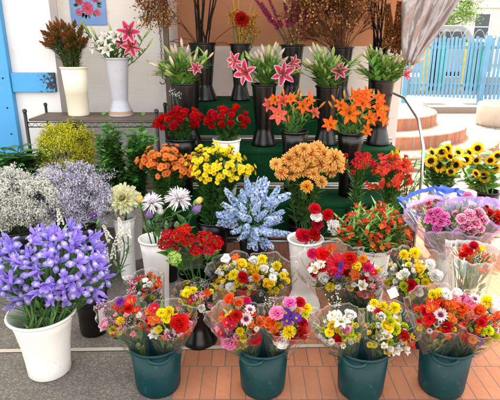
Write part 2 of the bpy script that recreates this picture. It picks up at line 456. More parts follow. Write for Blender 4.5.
def b_iris(seed):
    rg = random.Random(seed); mb = MB()
    a, b, w = C(128,112,208), C(172,164,234), C(232,230,248)
    def fall(t, s):
        c = mix(b, a, sm(.4,1,t)*.6+.2*abs(s)); c = mix(c, w, .6*sm(.6,.4,t)*sm(.75,.3,abs(s)))
        if .3 < t < .74 and abs(s) < .5: c = mix(c, C(240,232,244), .5)
        if .4 < t < .62 and abs(s) < .28: c = C(248,206,60)
        return c
    def stand(t, s): return mix(C(150,120,222), C(168,152,238), t)
    for q in range(3):
        r = q*2.0944+rg.uniform(-.15,.15)
        petal(mb, r, .66, .34, R(40), R(150+rg.uniform(-40,16)), fall, .02, .02, -.16, 2.1, 9, 6, .03, rg, .25)
        petal(mb, r, .34, .17, R(48), R(76), stand, .02, .05, -.2, 1.6, 5, 3, .01, rg, .4)           # style arm over the fall
        petal(mb, r+1.0472, .72, .2, R(32+rg.uniform(-16,16)), R(16+rg.uniform(-26,26)), stand, .02, .02, .3, 1.5, 8, 5, .03, rg, .1, .3)
    mb.lathe([(.02,-.3),(.045,-.18),(.05,-.02),(.02,.06)], C(80,130,60), 6)
    return normd(mb)
def b_sunf(seed):
    f = lambda t, s: mix(C(236,150,8), C(252,206,20), sm(.05,.5,t))
    mb = rings([(19,60,92,.32,.12,.19),(18,44,76,.3,.12,.19,.01),(9,95,118,.26,.12,.16)], f, None, seed, .12, .2, .95, 5, 2, .006, .1, calyx=False)
    prof = [(.225,-.01),(.22,.035),(.18,.055),(.12,.05),(.06,.03),(.005,.024)]
    mb.lathe(prof, [C(90,50,14),C(74,38,14),C(44,22,12),C(34,18,12),C(60,40,20),C(80,62,28)], 20)
    rg = random.Random(seed)
    for q in range(150):
        r = .22*math.sqrt((q+.5)/150); an = q*2.39996
        z = .06 - .35*(max(0,.12-r))**1.0*.3
        h = .02
        mb.tube([(r*math.cos(an), r*math.sin(an), z-.01), (r*1.03*math.cos(an), r*1.03*math.sin(an), z+h)], [.01,.004], C(96,56,16) if r > .17 else C(40,22,12), 4)
    for q in range(12): petal(mb, q*.5236, .3, .09, R(100), R(75), lambda t,s: C(86,130,52), .1, -.05, .1, .8, 3, 2, 0, rg)
    mb.lathe([(.03,-.12),(.14,-.07),(.2,-.02),(.2,0)], C(86,130,52), 12)
    return normd(mb)
def b_proteacone(seed):
    rg = random.Random(seed); mb = MB()
    for q in range(30):
        t = q/30; f = rg.random()
        c0, c1 = mix(C(76,104,44), C(140,92,46), t), mix(mix(C(170,84,44), C(190,128,66), f), C(120,48,40), t*.45)
        petal(mb, q*2.39996, .3+.08*(1-t), .11, R(48-40*t), R(34-44*t), lambda tt,s,c0=c0,c1=c1: mix(c0,c1,tt), .05*(1-t)+.01, t*.55-.3, .3, 1.1, 4, 2, .004, rg)
    return normd(mb, .3)
def b_cluster(seed, n, R_, fl, flat_=.6):       # many florets on a dome
    rg = random.Random(seed); mb = MB()
    for q in range(n):
        u = 1-(q+.5)/n*1.15; an = q*2.39996+rg.uniform(-.2,.2); r = math.sqrt(max(0,1-u*u))
        d = V((r*math.cos(an), r*math.sin(an), u)); p = V((d.x*R_, d.y*R_, d.z*R_*flat_))*rg.uniform(.88,1.05)
        mb.merge(fl[q % len(fl)], place(p, d+V((rg.uniform(-.4,.4),rg.uniform(-.4,.4),.2)), R_*rg.uniform(.5,.66), rg.random()*6))
    return normd(mb)
def b_spike(seed, n, fl, L, r0, r1, s0, s1, stemc, buds=0, budc=None):   # florets up a stalk, 1 unit = L
    rg = random.Random(seed); mb = MB()
    mb.tube([(0,0,-.05),(0,0,L*.5),(rg.uniform(-.02,.02),0,L)], [.012,.01,.005], stemc, 5)
    for q in range(n):
        t = (q+rg.random()*.8)/n; an = q*2.39996+rg.uniform(-.3,.3); r = r0+(r1-r0)*t
        p = V((math.cos(an)*r, math.sin(an)*r, L*t)); d = V((math.cos(an), math.sin(an), .35+rg.uniform(-.25,.3)))
        mb.merge(rg.choice(fl), place(p, d, (s0+(s1-s0)*t)*rg.uniform(.85,1.15), rg.random()*6))
        mb.tube([(0,0,L*t-.02), p], .004, stemc, 3, 0, False)
    return mb
def small(n, c, base=None, cup=.2, W=.4, a=70):
    return normd(rings([(n,a-20,a+14,.5,W)], lambda t,s: mix(base or c, c, sm(.1,.4,t)), None, 3, W, cup, 1.3, 2, 2, .01, .1, .3, calyx=False))
def b_sprig(seed, cols, spread=.42, n=70, fs=.07, stemc=C(96,120,70), dens=6):
    rg = random.Random(seed); mb = MB()
    tips = []
    for q in range(dens):
        an = q*2.4; r = spread*rg.uniform(.4,1)
        e = V((math.cos(an)*r, math.sin(an)*r, .62+rg.uniform(.0,.4)))
        mid = V((e.x*.3, e.y*.3, e.z*.6))
        mb.tube([(0,0,0), mid, e], [.009,.006,.003], stemc, 3, 0, False); tips.append((mid, e))
    for q in range(n):
        m_, e = tips[q % dens]; b = m_.lerp(e, rg.uniform(.25,1.05))
        p = b + V((rg.uniform(-1,1), rg.uniform(-1,1), rg.uniform(-.3,1)))*.16
        mb.tube([b, p], .0025, stemc, 3, 0, False)
        c = vary(rg.choice(cols), rg, .15); d = V((rg.uniform(-1,1),rg.uniform(-1,1),rg.uniform(0,1.2)))
        M = place(p, d, fs*rg.uniform(.7,1.3), rg.random()*6)
        vs = [M@V((0,0,-.2))] + [M@V((math.cos(a)*.5, math.sin(a)*.5, .3 if i % 2 else .1)) for i, a in enumerate([k*1.0472 for k in range(6)])]
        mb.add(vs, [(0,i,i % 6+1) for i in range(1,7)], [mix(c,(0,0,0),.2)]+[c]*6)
    return mb
def leaf_at(mb, p, d, L, W, c, rg, droop=.6, nl=4, up=V((0,0,1)), fold=.25):
    d = d.normalized(); side = d.cross(up)
    side = side.normalized() if side.length > 1e-3 else d.orthogonal().normalized()
    pts, cs = [], []; q = V(p); dd = d.copy(); c = tuple(min(.9, x*1.4) for x in c); c2 = vary(c, rg, .25)
    for i in range(nl+1):
        t = i/nl; w = W*max(.1, math.sin(math.pi*min(1,(t**.8*.94+.06))))*.5 if i < nl else W*.02
        n = side.cross(dd)
        pts.append([q - side*w + n*w*fold, q, q + side*w + n*w*fold]); cs.append([c2, mix(c2, LGREEN, .25), c2])
        q = q + dd*(L/nl); dd = (dd + V((0,0,-droop/nl))).normalized()
    mb.grid(pts, cs)

K = {}
def reg(k, fn, n=5, mats=None):
    n = max(n, 4)
    K[k] = [fn(i*13+5).mesh(k+'_bloom', mats or [M_PETAL]) for i in range(n)]
reg('lily_pink', lambda s: b_lily(s, starg)); reg('lily_white', lambda s: b_lily(s, whitel), 2)
reg('lily_orange', lambda s: b_lily(s, oral)); reg('lily_salmon', lambda s: b_lily(s, salm), 2)
K['bud'] = [b_bud(C(126,156,66), C(196,206,140)).mesh('bud', [M_PETAL]), b_bud(C(110,150,60), C(160,186,92)).mesh('bud', [M_PETAL]), b_bud(C(150,170,90), C(232,214,196)).mesh('bud', [M_PETAL])]
K['bud_orange'] = [b_bud(C(150,150,50), C(236,140,40)).mesh('bud', [M_PETAL]), b_bud(C(160,170,60), C(220,170,70)).mesh('bud', [M_PETAL])]
for n_, c_ in (('red',RED),('dred',C(186,12,24)),('pink',C(240,140,185)),('mag',C(214,30,96)),('white',WHITE),('purple',C(150,60,175)),('orange',ORA),('scarlet',C(216,12,22))):
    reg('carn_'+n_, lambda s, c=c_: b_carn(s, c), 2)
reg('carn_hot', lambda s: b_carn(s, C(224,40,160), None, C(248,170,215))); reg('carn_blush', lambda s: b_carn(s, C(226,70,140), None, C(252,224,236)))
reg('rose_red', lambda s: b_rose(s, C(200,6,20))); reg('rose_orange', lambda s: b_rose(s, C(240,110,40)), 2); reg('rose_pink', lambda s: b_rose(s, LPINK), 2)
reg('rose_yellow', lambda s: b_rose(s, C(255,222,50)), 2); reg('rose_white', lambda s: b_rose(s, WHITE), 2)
reg('mum_amber', lambda s: b_mum(s, C(248,170,70), C(206,92,16), C(252,200,110), 1.1, .1), 3)
reg('mum_amber_round', lambda s: b_mum(s, C(248,168,40), C(232,130,16), C(250,190,70)), 2)
reg('mum_orange', lambda s: b_daisy(s, C(240,140,62), C(196,120,24), 18, .4, .11, .12, C(222,110,40)))
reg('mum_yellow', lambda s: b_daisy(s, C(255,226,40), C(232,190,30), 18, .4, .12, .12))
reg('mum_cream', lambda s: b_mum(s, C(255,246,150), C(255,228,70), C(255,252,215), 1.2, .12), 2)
reg('spider_white', lambda s: b_spider(s, C(246,242,244), C(226,206,226)), 2)
reg('bicolor', lambda s: b_daisy(s, C(240,220,225), C(120,20,60), 14, .42, .12, .14, C(130,14,60)), 2)
reg('gerb_mag', lambda s: b_daisy(s, C(206,18,70), C(230,190,40), 18, .42, .12, .12), 2)
reg('gerb_red', lambda s: b_daisy(s, C(214,24,24), C(120,20,20), 20, .44, .1, .12), 2)
reg('aster', lambda s: b_daisy(s, C(104,58,170), C(240,200,40), 18, .4, .09, .13), 2)
reg('daisy_white', lambda s: b_daisy(s, WHITE, C(225,215,90), 16, .42, .12, .12), 2)
reg('pomp_lime', lambda s: b_pomp(s, C(214,222,40)), 2); reg('pomp_yellow', lambda s: b_pomp(s, C(255,230,26)), 2); reg('pomp_orange', lambda s: b_pomp(s, C(244,150,24)), 2)
for n_, c_, t_ in (('red',C(214,38,26),C(244,190,60)),('orange',C(240,104,44),C(250,200,60)),('white',WHITE,C(240,220,90)),('pink',C(238,140,160),C(250,225,140)),('yellow',C(250,210,50),C(250,230,120)),('coral',C(230,72,60),C(250,150,90))):
    reg('alst_'+n_, lambda s, c=c_, t=t_: b_alst(s, c, t), 2)
reg('iris', b_iris, 4); reg('sunflower', b_sunf, 2); reg('protea', b_proteacone, 3)
_f1 = small(5, C(200,6,26)); _f2 = small(5, C(222,44,52), C(236,100,84)); _f3 = small(4, C(160,190,90), C(200,215,130))
reg('cluster_red', lambda s: b_cluster(s, 46, .5, [small(5, RED, None, .1, .5, 50), _f1]), 2)
reg('cluster_coral', lambda s: b_cluster(s, 26, .5, [_f2, _f1]), 2)
reg('hydrangea', lambda s: b_cluster(s, 60, .5, [_f3, small(4, C(186,208,120))], .8), 1)
_d = [small(5, C(190,212,244), C(220,230,249)), small(5, C(210,223,249), C(243,245,252)), small(5, C(166,192,236), C(190,208,242))]
K['delphinium'] = [b_spike(s, 34, _d, .9, .11, .05, .23, .16, C(110,140,80)).mesh('delphinium_spike', [M_PETAL]) for s in (1,2,3)]
_s = [small(6, C(244,242,232), C(236,236,200), .3)]
K['stock'] = [b_spike(s, 30, _s, 1, .1, .03, .2, .1, C(130,160,100)).mesh('stock_spike', [M_PETAL]) for s in (1,2)]
_l = [small(6, C(190,54,114), C(140,34,84), .4, .35, 40), small(6, C(212,92,146), C(160,54,104), .4, .35, 40)]
K['liatris'] = [b_spike(s, 120, _l, .9, .028, .012, .058, .036, C(92,84,50)).mesh('liatris_spike', [M_PETAL]) for s in (1,2)]
K['purple_spike'] = [b_spike(s, 40, [small(5, C(110,50,170)), small(5, C(140,80,190))], 1, .1, .04, .2, .14, C(90,110,70)).mesh('purple_spike', [M_PETAL]) for s in (1,2)]
K['yellow_spike'] = [b_spike(s, 34, [small(5, C(248,214,30)), small(5, C(240,190,20))], 1, .12, .03, .24, .12, C(110,140,60)).mesh('snapdragon_spike', [M_PETAL]) for s in (1,2)]
K['dry_plume'] = [b_spike(s, 150, [small(4, C(150,98,54), C(110,66,34), .4, .4, 40), small(4, C(126,78,40), None, .4, .4, 40)], 1, .1, .03, .09, .06, C(96,66,40)).mesh('dry_plume', [M_DRY]) for s in (1,2)]
K['statice_white'] = [b_sprig(s, [C(240,238,228), C(250,248,240), C(226,224,208)], .42, 260, .065, C(150,160,126), 8).mesh('statice_sprig', [M_PETAL]) for s in (1,2,3)]
K['statice_lilac'] = [b_sprig(s, [C(222,216,236), C(238,234,244), C(204,196,226)], .42, 260, .06, C(140,150,130), 8).mesh('statice_sprig', [M_PETAL]) for s in (4,5,6)]
K['goldenrod'] = [b_sprig(s, [C(255,236,40), C(255,240,80), C(232,226,50)], .36, 220, .05, C(96,130,50), 9).mesh('goldenrod_plume', [M_PETAL]) for s in (1,2,3)]
K['statice_plum'] = [b_sprig(s, [C(150,60,110), C(196,120,160), C(230,200,215)], .4, 60, .09, C(90,110,70), 6).mesh('plum_filler', [M_PETAL]) for s in (1,2)]
K['baby'] = [b_sprig(s, [C(242,242,238)], .45, 44, .07, C(110,140,90), 6).mesh('tiny_white_sprig', [M_PETAL]) for s in (1,2)]
K['dry_sprig'] = [b_sprig(s, [C(150,100,56), C(186,140,92), C(120,74,40)], .5, 46, .075, C(104,70,42), 9).mesh('dry_sprig', [M_DRY]) for s in (1,2,3)]
K['yellow_sprig'] = [b_sprig(s, [C(226,180,40), C(200,130,30)], .4, 60, .09, C(110,110,50), 6).mesh('yellow_filler', [M_PETAL]) for s in (1,2)]
def netted(c):
    return normd(rings([(9,52,-50,1.0,.34,.03),(8,46,-44,.94,.34,.02)], flat(c, mix(c,GREEN,.35), mix(c,WHITE,.2)), None, 4, .34, .12, 1.0, 8, 2, .01))
for n_, c_ in (('purple',C(132,84,180)),('white',C(234,230,228)),('yellow',C(244,216,60))): K['net_'+n_] = [netted(c_).mesh('netted_head', [M_PETAL])]

# ================================================================ the setting
def sheet(name, x0, x1, y0, y1, z, m):
    mb = MB(); mb.add([(x0,y0,z),(x1,y0,z),(x1,y1,z),(x0,y1,z)], [(0,1,2,3)], (.5,.5,.5)); return struct(name, mb, m)
sheet('ground', -120, 120, -60, 160, 0, M_PALE)
sheet('brick_pavement', -.352, 1.9, -3, 6.2, .004, M_PAVER)
sheet('pale_pavement', 1.9, 9, -3, 11.2, .004, M_PINK)
sheet('asphalt', -7, -.352, -3, 3.9, .004, M_ASPH)
mb = MB(); mb.add([(-3.2,2.10,.009),(.62,2.205,.009),(.62,2.232,.009),(-3.2,2.13,.009)], [(0,1,2,3)], (.5,.5,.5)); struct('drain_strip', mb, M_CONC)
sheet('gravel', 3.4, 8, 7.6, 10.4, .008, M_GRAVEL)
mb = MB(); mb.box((4.0,10.9,0),(14,11.2,.14)); 
o = struct('kerb', mb, M_PALE)

def wall(name, lo, hi, m, label, trim=None):
    mb = MB(); mb.box(lo, hi); o = ob(name, mb.mesh(name, [m], False)); o['kind'] = 'thing'; return tag(o, label, 'wall')
wall('painted_wall', (-1.46,3.95,0), (-.62,5.6,5.6), M_WALLL, 'off white painted brick wall behind the vase rack')
wall('panel_wall', (-6,3.80,0), (-1.462,5.6,5.6), M_WALLP, 'smooth white board wall framed by the blue timbers')
wall('stall_back_wall', (-.618,4.42,0), (1.34,5.6,5.6), M_WALLB, 'peach wall with a white lower half behind the flower tiers')
t = thing('blue_timber_frame', (-1.9,3.74,0), 'bright blue painted post and cross rail on the white board wall', 'frame')
mb = MB(); mb.box((-.14,0,0),(.1,.058,3)); part('post', mb, M_BLUE, t, bev=.004)
mb = MB(); mb.box((.102,.015,1.175),(.425,.057,1.318)); part('rail', mb, M_BLUEW, t, bev=.004)
for z_ in (.55,.82,1.02,1.24,1.5):
    for x_ in (-.08,.05):
        mb = MB(); mb.lathe([(.007,0),(.006,.004),(.001,.005)], n=8, M=Matrix.Translation((x_,-.0005,z_+.04*(x_>0)))@Matrix.Rotation(R(90),4,'X')); part('screw_head', mb, M_CHAIN, t, True)
mb = MB(); mb.box((-.22,.01,0),(-.142,.056,3)); part('post', mb, M_FENCE, t, bev=.004)
mb = MB(); mb.box((-.66,3.90,0),(-.622,3.948,3)); tag(ob('corner_post', mb.mesh('corner_post', [M_BOARD], False)), 'thin dark timber strip at the corner of the painted wall', 'post')
# unseen canopy added to shade the tiers, and its plastic side sheet
t = thing('unseen_awning', (-.3,2.7,2.3), 'unseen cream canopy added to shade the flower tiers', 'unseen_awning')
mb = MB(); mb.grid([[V((-1.6+3.3*i/12, y, 2.62-.22*(4.4-y)+.01*math.sin(i*1.7)))-V(t.location) for i in range(13)] for y in (4.41,4.0,3.6,3.3)], (.5,.5,.5)); part('canvas', mb, M_AWN, t, True)
mb = MB(); mb.tube([V((-1.6,3.3,2.36))-V(t.location), V((1.7,3.3,2.36))-V(t.location)], .015); part('bar', mb, M_METAL, t, True)
mb = MB(); rows = []
for i in range(25):
    q = i/24; z = 2.34-q*.93
    w = .5*(1-q)**.8+.05; cx = 1.03+.2*(1-q); rows.append([V((cx+(j/26-.42)*w*1.15 , 3.30+(.015+.035*(1-q))*math.sin(j*.8+q*2.5)+.012*math.sin(j*2.1+q*11)+.01*math.sin(q*23+j*.7), z+.02*math.sin(j*.9))) for j in range(27)])
mb.grid(rows, (.5,.5,.5)); o = ob('plastic_sheet', mb.mesh('plastic_sheet', [M_CURT])); tag(o, 'cloudy plastic side sheet gathered at the stall corner', 'sheet')
so = o.modifiers.new('thickness', 'SOLIDIFY'); so.thickness = .002
# poster
t = thing('flower_poster', (-1.225,3.942,1.66), 'blue poster of a pink bouquet pinned to the painted wall', 'poster')
mb = MB(); mb.box((-.135,-.003,0),(.135,.003,.34)); part('sheet', mb, M_POSTER, t)
for (x, z, d, c) in ((0,.12,.11,C(226,92,128)),(-.06,.17,.07,C(214,80,100)),(.07,.09,.06,C(236,110,130)),(.06,.19,.07,C(206,70,100)),(-.07,.09,.06,C(230,120,140)),(0,.22,.07,C(220,90,120))):
    f = normd(rings([(12,84,90,.4,.16),(8,80,86,.28,.14)], flat(c, tuple(q*.6 for q in c)), (.08,.01,0,C(240,200,90),C(120,40,40)), 1, .16, .02, calyx=False))
    o = ob('printed_flower', f.mesh('printed_flower', [M_PETAL]), t); o.matrix_basis = Matrix.Translation((x,-.004,z)) @ frame(V((0,-1,0))) @ Matrix.Diagonal((d,d,.02,1))
mb = MB(); rg = random.Random(3)
for q in range(26):
    a = rg.random()*6.28; leaf_at(mb, V((.07*math.cos(a),-.0035,.15+.07*math.sin(a))), V((math.cos(a),0,math.sin(a))), .04, .02, C(50,80,56), rg, 0, 3, V((0,1,0)), 0)
part('printed_leaves', mb, M_LEAF, t)

# ---------------------------------------------------------------- wire rack
Z = 1.02
t = thing('wire_rack', (-1.1,3.62,0), 'black wire rack with a brown board standing by the painted wall', 'shelf')
X0, X1 = -.47, .43
mb = MB(); mb.box((X0,-.17,Z-.016),(X1,.17,Z)); part('shelf_board', mb, M_BOARD, t, bev=.003)
for (x, y) in ((X0-.012,-.185),(X1+.012,-.185),(X0-.012,.185),(X1+.012,.185)):
    mb = MB(); mb.tube([(x,y,0),(x,y,Z+.06)], .012, n=10); mb.lathe([(.016,Z+.05),(.016,Z+.065),(.006,Z+.072)], n=10, M=Matrix.Translation((x,y,0)))
    part('post', mb, M_WIRE, t, True)
for y in (-.185,.185):
    mb = MB(); mb.tube([(X0,y,Z-.022),(X1,y,Z-.022)], .004); mb.tube([(X0,y,Z-.055),(X1,y,Z-.055)], .004)
    zz = [(X0+(X1-X0)*i/36, y, Z-.055 if i % 2 else Z-.022) for i in range(37)]; mb.tube(zz, .0025, n=4); part('wire_truss', mb, M_WIRE, t, True)
mb = MB(); mb.box((X0,-.17,.5),(X1,.17,.512)); part('lower_board', mb, M_BOARD, t)

# ---------------------------------------------------------------- stepped display stand
t = thing('display_stand', (.27,3.05,0), 'stepped metal stand with treads and risers of green turf', 'stand')
SX0, SX1 = -.86, .80
for (y0, y1, z) in ((0,.36,.526),(.36,.71,.807),(.71,1.3,1.087)):
    mb = MB(); rg = random.Random(int(z*100))
    mb.box((SX0,y0-.02,z-.03),(SX1,y1-.024,z)); part('tread', mb, M_TURF, t, bev=.008)
    mb = MB(); mb.box((SX0+.01,y0-.012,z-.24),(SX1-.01,y0+.004,z-.033)); part('riser', mb, M_TURF, t, bev=.004)
    mb = MB(); mb.tube([(SX0-.03,y0-.03,z-.262),(SX1+.03,y0-.03,z-.262)], .011, n=8); part('rail', mb, M_METAL, t, True)
    mb = MB(); mb.tube([(SX0-.03,y0+.06,z-.29),(SX1+.03,y0+.06,z-.29)], .011, n=8); part('rail', mb, M_METAL, t, True)
for x in (SX0-.04, SX1+.03):
    mb = MB(); mb.tube([(x,-.045,0),(x,-.045,.4),(x,-.03,.5)] if x < 0 else [(x,-.045,0),(x,-.045,.7),(x,-.02,.9),(x-.004,.12,1.06),(x-.004,.45,1.16),(x-.004,1.0,1.17)], .010, n=8); part('side_tube', mb, M_METAL, t, True)
    mb = MB(); mb.tube([(x,1.2,0),(x,1.2,1.08)], .013, n=8); part('leg', mb, M_METAL, t, True)
    mb = MB(); mb.tube([(x,.66,0),(x,.66,.8)], .013, n=8); part('leg', mb, M_METAL, t, True)

# ---------------------------------------------------------------- right background
for i, (r, z) in enumerate(((1.98,.17),(1.52,.34),(1.08,.51))):
    mb = MB(); z0 = z-.17 if i else -.02
    mb.lathe([(r,z0),(r,z-.012),(r-.012,z),(.0,z)], n=96, M=Matrix.Translation((1.85,7.85,0)))
    o = ob('curved_step', mb.mesh('curved_step', [M_STEP], False)); o['kind'] = 'structure'
mb = MB(); mb.lathe([(.36,0),(.40,.05),(.41,.38),(.39,.42),(.30,.42),(.28,.38),(.28,.34),(.001,.34)], n=40, M=Matrix.Translation((4.75,9.3,.008)))
tag(ob('round_planter', mb.mesh('round_planter', [M_CONC])), 'round weathered concrete planter standing on the gravel', 'planter')
# fence: pickets with a hooped wire top
A, B_ = V((3.9,12.6,0)), V((8.6,11.7,0))
t = thing('picket_fence', A, 'pale blue timber picket fence with hooped wire top', 'fence')
n = 52
for i in range(n):
    q = i/(n-1); p = (B_-A)*q; zb = .22-.16*q if q < .45 else .16
    c = MB(); c.box((-.028,-.012,zb),(.033,.012,1.62+.02*math.sin(i*2.3)), M=Matrix.Translation(p)@Matrix.Rotation(R(-11),4,'Z')@Matrix.Rotation(R(random.Random(i).uniform(-.6,.6)),4,'Y')); part('picket', c, M_FENCE, t)
for z in (.45,1.35):
    c = MB(); c.box((0,.014,z),((B_-A).length,.05,z+.07), M=Matrix.Rotation(math.atan2((B_-A).y,(B_-A).x),4,'Z')); part('rail', c, M_FENCE, t)
for q in (0,.38,.76):
    p = (B_-A)*q; c = MB(); c.box((-.06,-.1,0),(.06,-.014,1.66), M=Matrix.Translation(p)); part('post', c, M_FENCE, t)
for i in range(19):
    p = (B_-A)*(i/19); d = (B_-A)/19; c = MB(); c.tube([p+d*(.5-.5*math.cos(a))+V((0,.03,1.55+.24*math.sin(a))) for a in [k*math.pi/8 for k in range(9)]], .006, n=5); part('wire_hoop', c, M_METAL, t, True)
for (px, w, m, nm, lb) in ((427,.13,M_YELLOWP,'yellow','yellow painted board behind the fence near the plastic sheet'),(433.5,.1,M_GREENP,'green','narrow green board beside the yellow one behind the fence'),(439,.14,M_GREENP,'green','wide green board behind the fence'),
        (466,.1,M_YELLOWP,'yellow','narrow yellow board behind the middle of the fence'),(472,.14,M_GREENP,'green','green board right of the narrow yellow board'),(477.5,.12,M_GREENP,'green','green board furthest along the fence')):
    mb = MB(); x = xat(px, 13.0, 1); mb.box((x-w,12.95,.3),(x+w,13.0,1.5)); tag(ob(nm+'_board', mb.mesh('board', [m], False)), lb, 'board', 'painted boards behind the fence')
# low white wall behind the fence
mb = MB(); mb.box((3.5,15.0,0),(20,15.3,.5)); tag(ob('low_wall', mb.mesh('low_wall', [M_PALE], False)), 'low pale wall behind the picket fence', 'wall')
# building
t = thing('pale_building', (11,34,0), 'pale grey building beyond the tree with white framed windows', 'building')
mb = MB(); mb.box((3.2,0,0),(16,8,9)); part('wall', mb, M_BUILD, t)
mb = MB(); mb.box((-4,2,0),(3.196,8,3.2)); part('wing', mb, M_PALE, t)
mb = MB(); mb.box((3.1,-.12,3.55),(16,-.003,3.75)); part('string_course', mb, M_WINFR, t)
for x in (3.7,5.6,7.6,9.6):
    for z in (1.55,4.3):
        f = MB()
        for lo, hi in (((x,-.06,z),(x+.08,-.003,z+1.7)),((x+1.02,-.06,z),(x+1.1,-.003,z+1.7)),((x+.082,-.06,z),(x+1.018,-.003,z+.08)),((x+.082,-.06,z+1.62),(x+1.018,-.003,z+1.7)),((x+.082,-.05,z+.8),(x+1.018,-.003,z+.86))): f.box(lo, hi)
        w = part('window', f, M_WINFR, t)
        g = MB(); g.box((x+.082,-.02,z+.082),(x+1.018,-.004,z+1.618)); part('pane', g, M_GLASS, w)
        g = MB(); g.box((x-.08,-.16,z-.1),(x+1.18,-.003,z-.004)); part('sill', g, M_WINFR, w)
# parked van
t = thing('parked_van', (7.0,20,0), 'grey van parked behind the blue fence', 'van')
mb = MB(); pr = [(-2.2,.35),(-2.25,.9),(-2.1,1.95),(-1.9,2.08),(.9,2.08),(1.15,1.95),(1.7,1.25),(2.2,1.1),(2.25,.4)]
vs = [V((x,y,z)) for y in (-.85,.85) for x, z in pr]; nn = len(pr)
mb.add(vs, [tuple(range(nn))[::-1], tuple(range(nn,2*nn))]+[(i,(i+1)%nn,nn+(i+1)%nn,nn+i) for i in range(nn)]); part('body', mb, M_VAN, t, bev=.06)
for x0, x1 in ((-1.9,-.9),(-.75,.2),(.3,1.25)):
    g = MB(); g.add([(x0,-.865,1.3),(x1,-.865,1.3),(x1-(.3 if x1>1 else 0),-.865,1.85),(x0,-.865,1.85)], [(0,1,2,3)], (.1,.1,.1)); part('window', g, M_GLASS, t)
for x in (-1.4,1.4):
    for y in (-.86,.7):
        g = MB(); g.lathe([(.0,0),(.33,0),(.35,.05),(.35,.13),(.33,.17),(0,.17)], n=20, M=Matrix.Translation((x,y,.35))@Matrix.Rotation(R(-90),4,'X')); part('wheel', g, M_TYRE, t, True)
# tree
t = thing('street_tree', (8.4,23,0), 'leafy green tree behind the fence in front of the pale building', 'tree')
rg = random.Random(5); mb = MB(); mb.tube([(0,0,0),(.05,0,1.2),(.0,.05,2.2),(-.1,0,3)], [.13,.1,.08,.05], n=8)
limbs = []
for q in range(9):
    a = q*2.4; s = V((0,0,1.7+q*.14)); e = V((math.cos(a)*rg.uniform(.8,1.5), math.sin(a)*1.1, 2.4+q*.3)); mb.tube([s, s.lerp(e,.5)+V((0,0,.15)), e], [.05,.03,.012], n=5); limbs.append((s,e))
part('trunk', mb, M_BARK, t, True)
mb = MB()
cl = [V((rg.uniform(-1.5,1.5), rg.uniform(-1,1), rg.uniform(1.95,4.6))) for _ in range(38)]
for q in range(9000):
    c = rg.choice(cl); p = c+V((rg.gauss(0,.24),rg.gauss(0,.24),rg.gauss(0,.17)))
    leaf_at(mb, p, V((rg.uniform(-1,1),rg.uniform(-1,1),rg.uniform(-.8,.6))), .12, .07, C(84,118,40), rg, .3, 2)
part('crown', mb, M_LEAF, t, True)

# ================================================================ vases and buckets
def shell(prof, th=.004):
    return prof + [(max(.002,r-th), z) for r, z in reversed(prof) if z > prof[0][1]+.01] + [(.001, prof[0][1]+.012)]
def vase(loc, h, rt, style, m, label, name='vase', group=None, band=None):
    t = thing(name, loc, label, name.split('_')[-1], group)
    if style == 'waist':   prof = [(rt*1.0,0),(rt*1.02,.012*h+.004),(rt*.93,.08*h),(rt*.72,.22*h),(rt*.665,.26*h),(rt*.68,.3*h),(rt*.8,.62*h),(rt*.95,.96*h),(rt*.97,h)]
    elif style == 'flare': prof = [(rt*.62,0),(rt*.66,.015*h+.003),(rt*.68,.2*h),(rt*.74,.5*h),(rt*.86,.82*h),(rt*.98,h)]
    elif style == 'cone':  prof = [(rt*.6,0),(rt*.64,.01),(rt*.98,h)]
    elif style == 'straight': prof = [(rt*.76,0),(rt*.8,.01),(rt*.83,.45*h),(rt*.85,.455*h),(rt*.98,h)]
    else:                  prof = [(rt*.82,0),(rt*.86,.012),(rt*.88,.1*h),(rt*.98,h)]
    mb = MB(); mb.lathe([(.001,0)]+shell(prof), n=40); part('body', mb, m, t, True)
    mb = MB(); mb.lathe([(rt*.965,h-.012),(rt*1.03,h-.010),(rt*1.05,h-.002),(rt*1.03,h+.004),(rt*.97,h+.003),(rt*.955,h-.004)], n=40); part('rim', mb, m, t, True)
    if band:
        mb = MB(); z0, z1, r0_, r1_, bm = band; mb.lathe([(r0_,z0),(r1_,z1)], n=40); part('band', mb, bm, t, True)
    return t
def bucket(px, Y, h=.238, rt=.118, label='', yaw=0):
    x = xat(px, Y, h*.6)
    t = vase((x,Y,.004), h, rt, 'bucket', M_GREENB, label, 'bucket', 'dark green buckets of wrapped bouquets')
    t.rotation_euler[2] = R(yaw)
    for s in (1,-1):
        mb = MB(); pts = []
        for k in range(9):
            a = -.42+.84*k/8; rr = rt*(1.08+.2*math.sin(math.pi*k/8)**.5); pts.append((rr*math.sin(a), -s*rr*math.cos(a), h-.004-.012*math.sin(math.pi*k/8)))
        mb.tube(pts, .0075, n=7); part('handle', mb, M_GREENB, t, True)
    return t
def mouth(t, h): return V(t.location)+V((0,0,h))

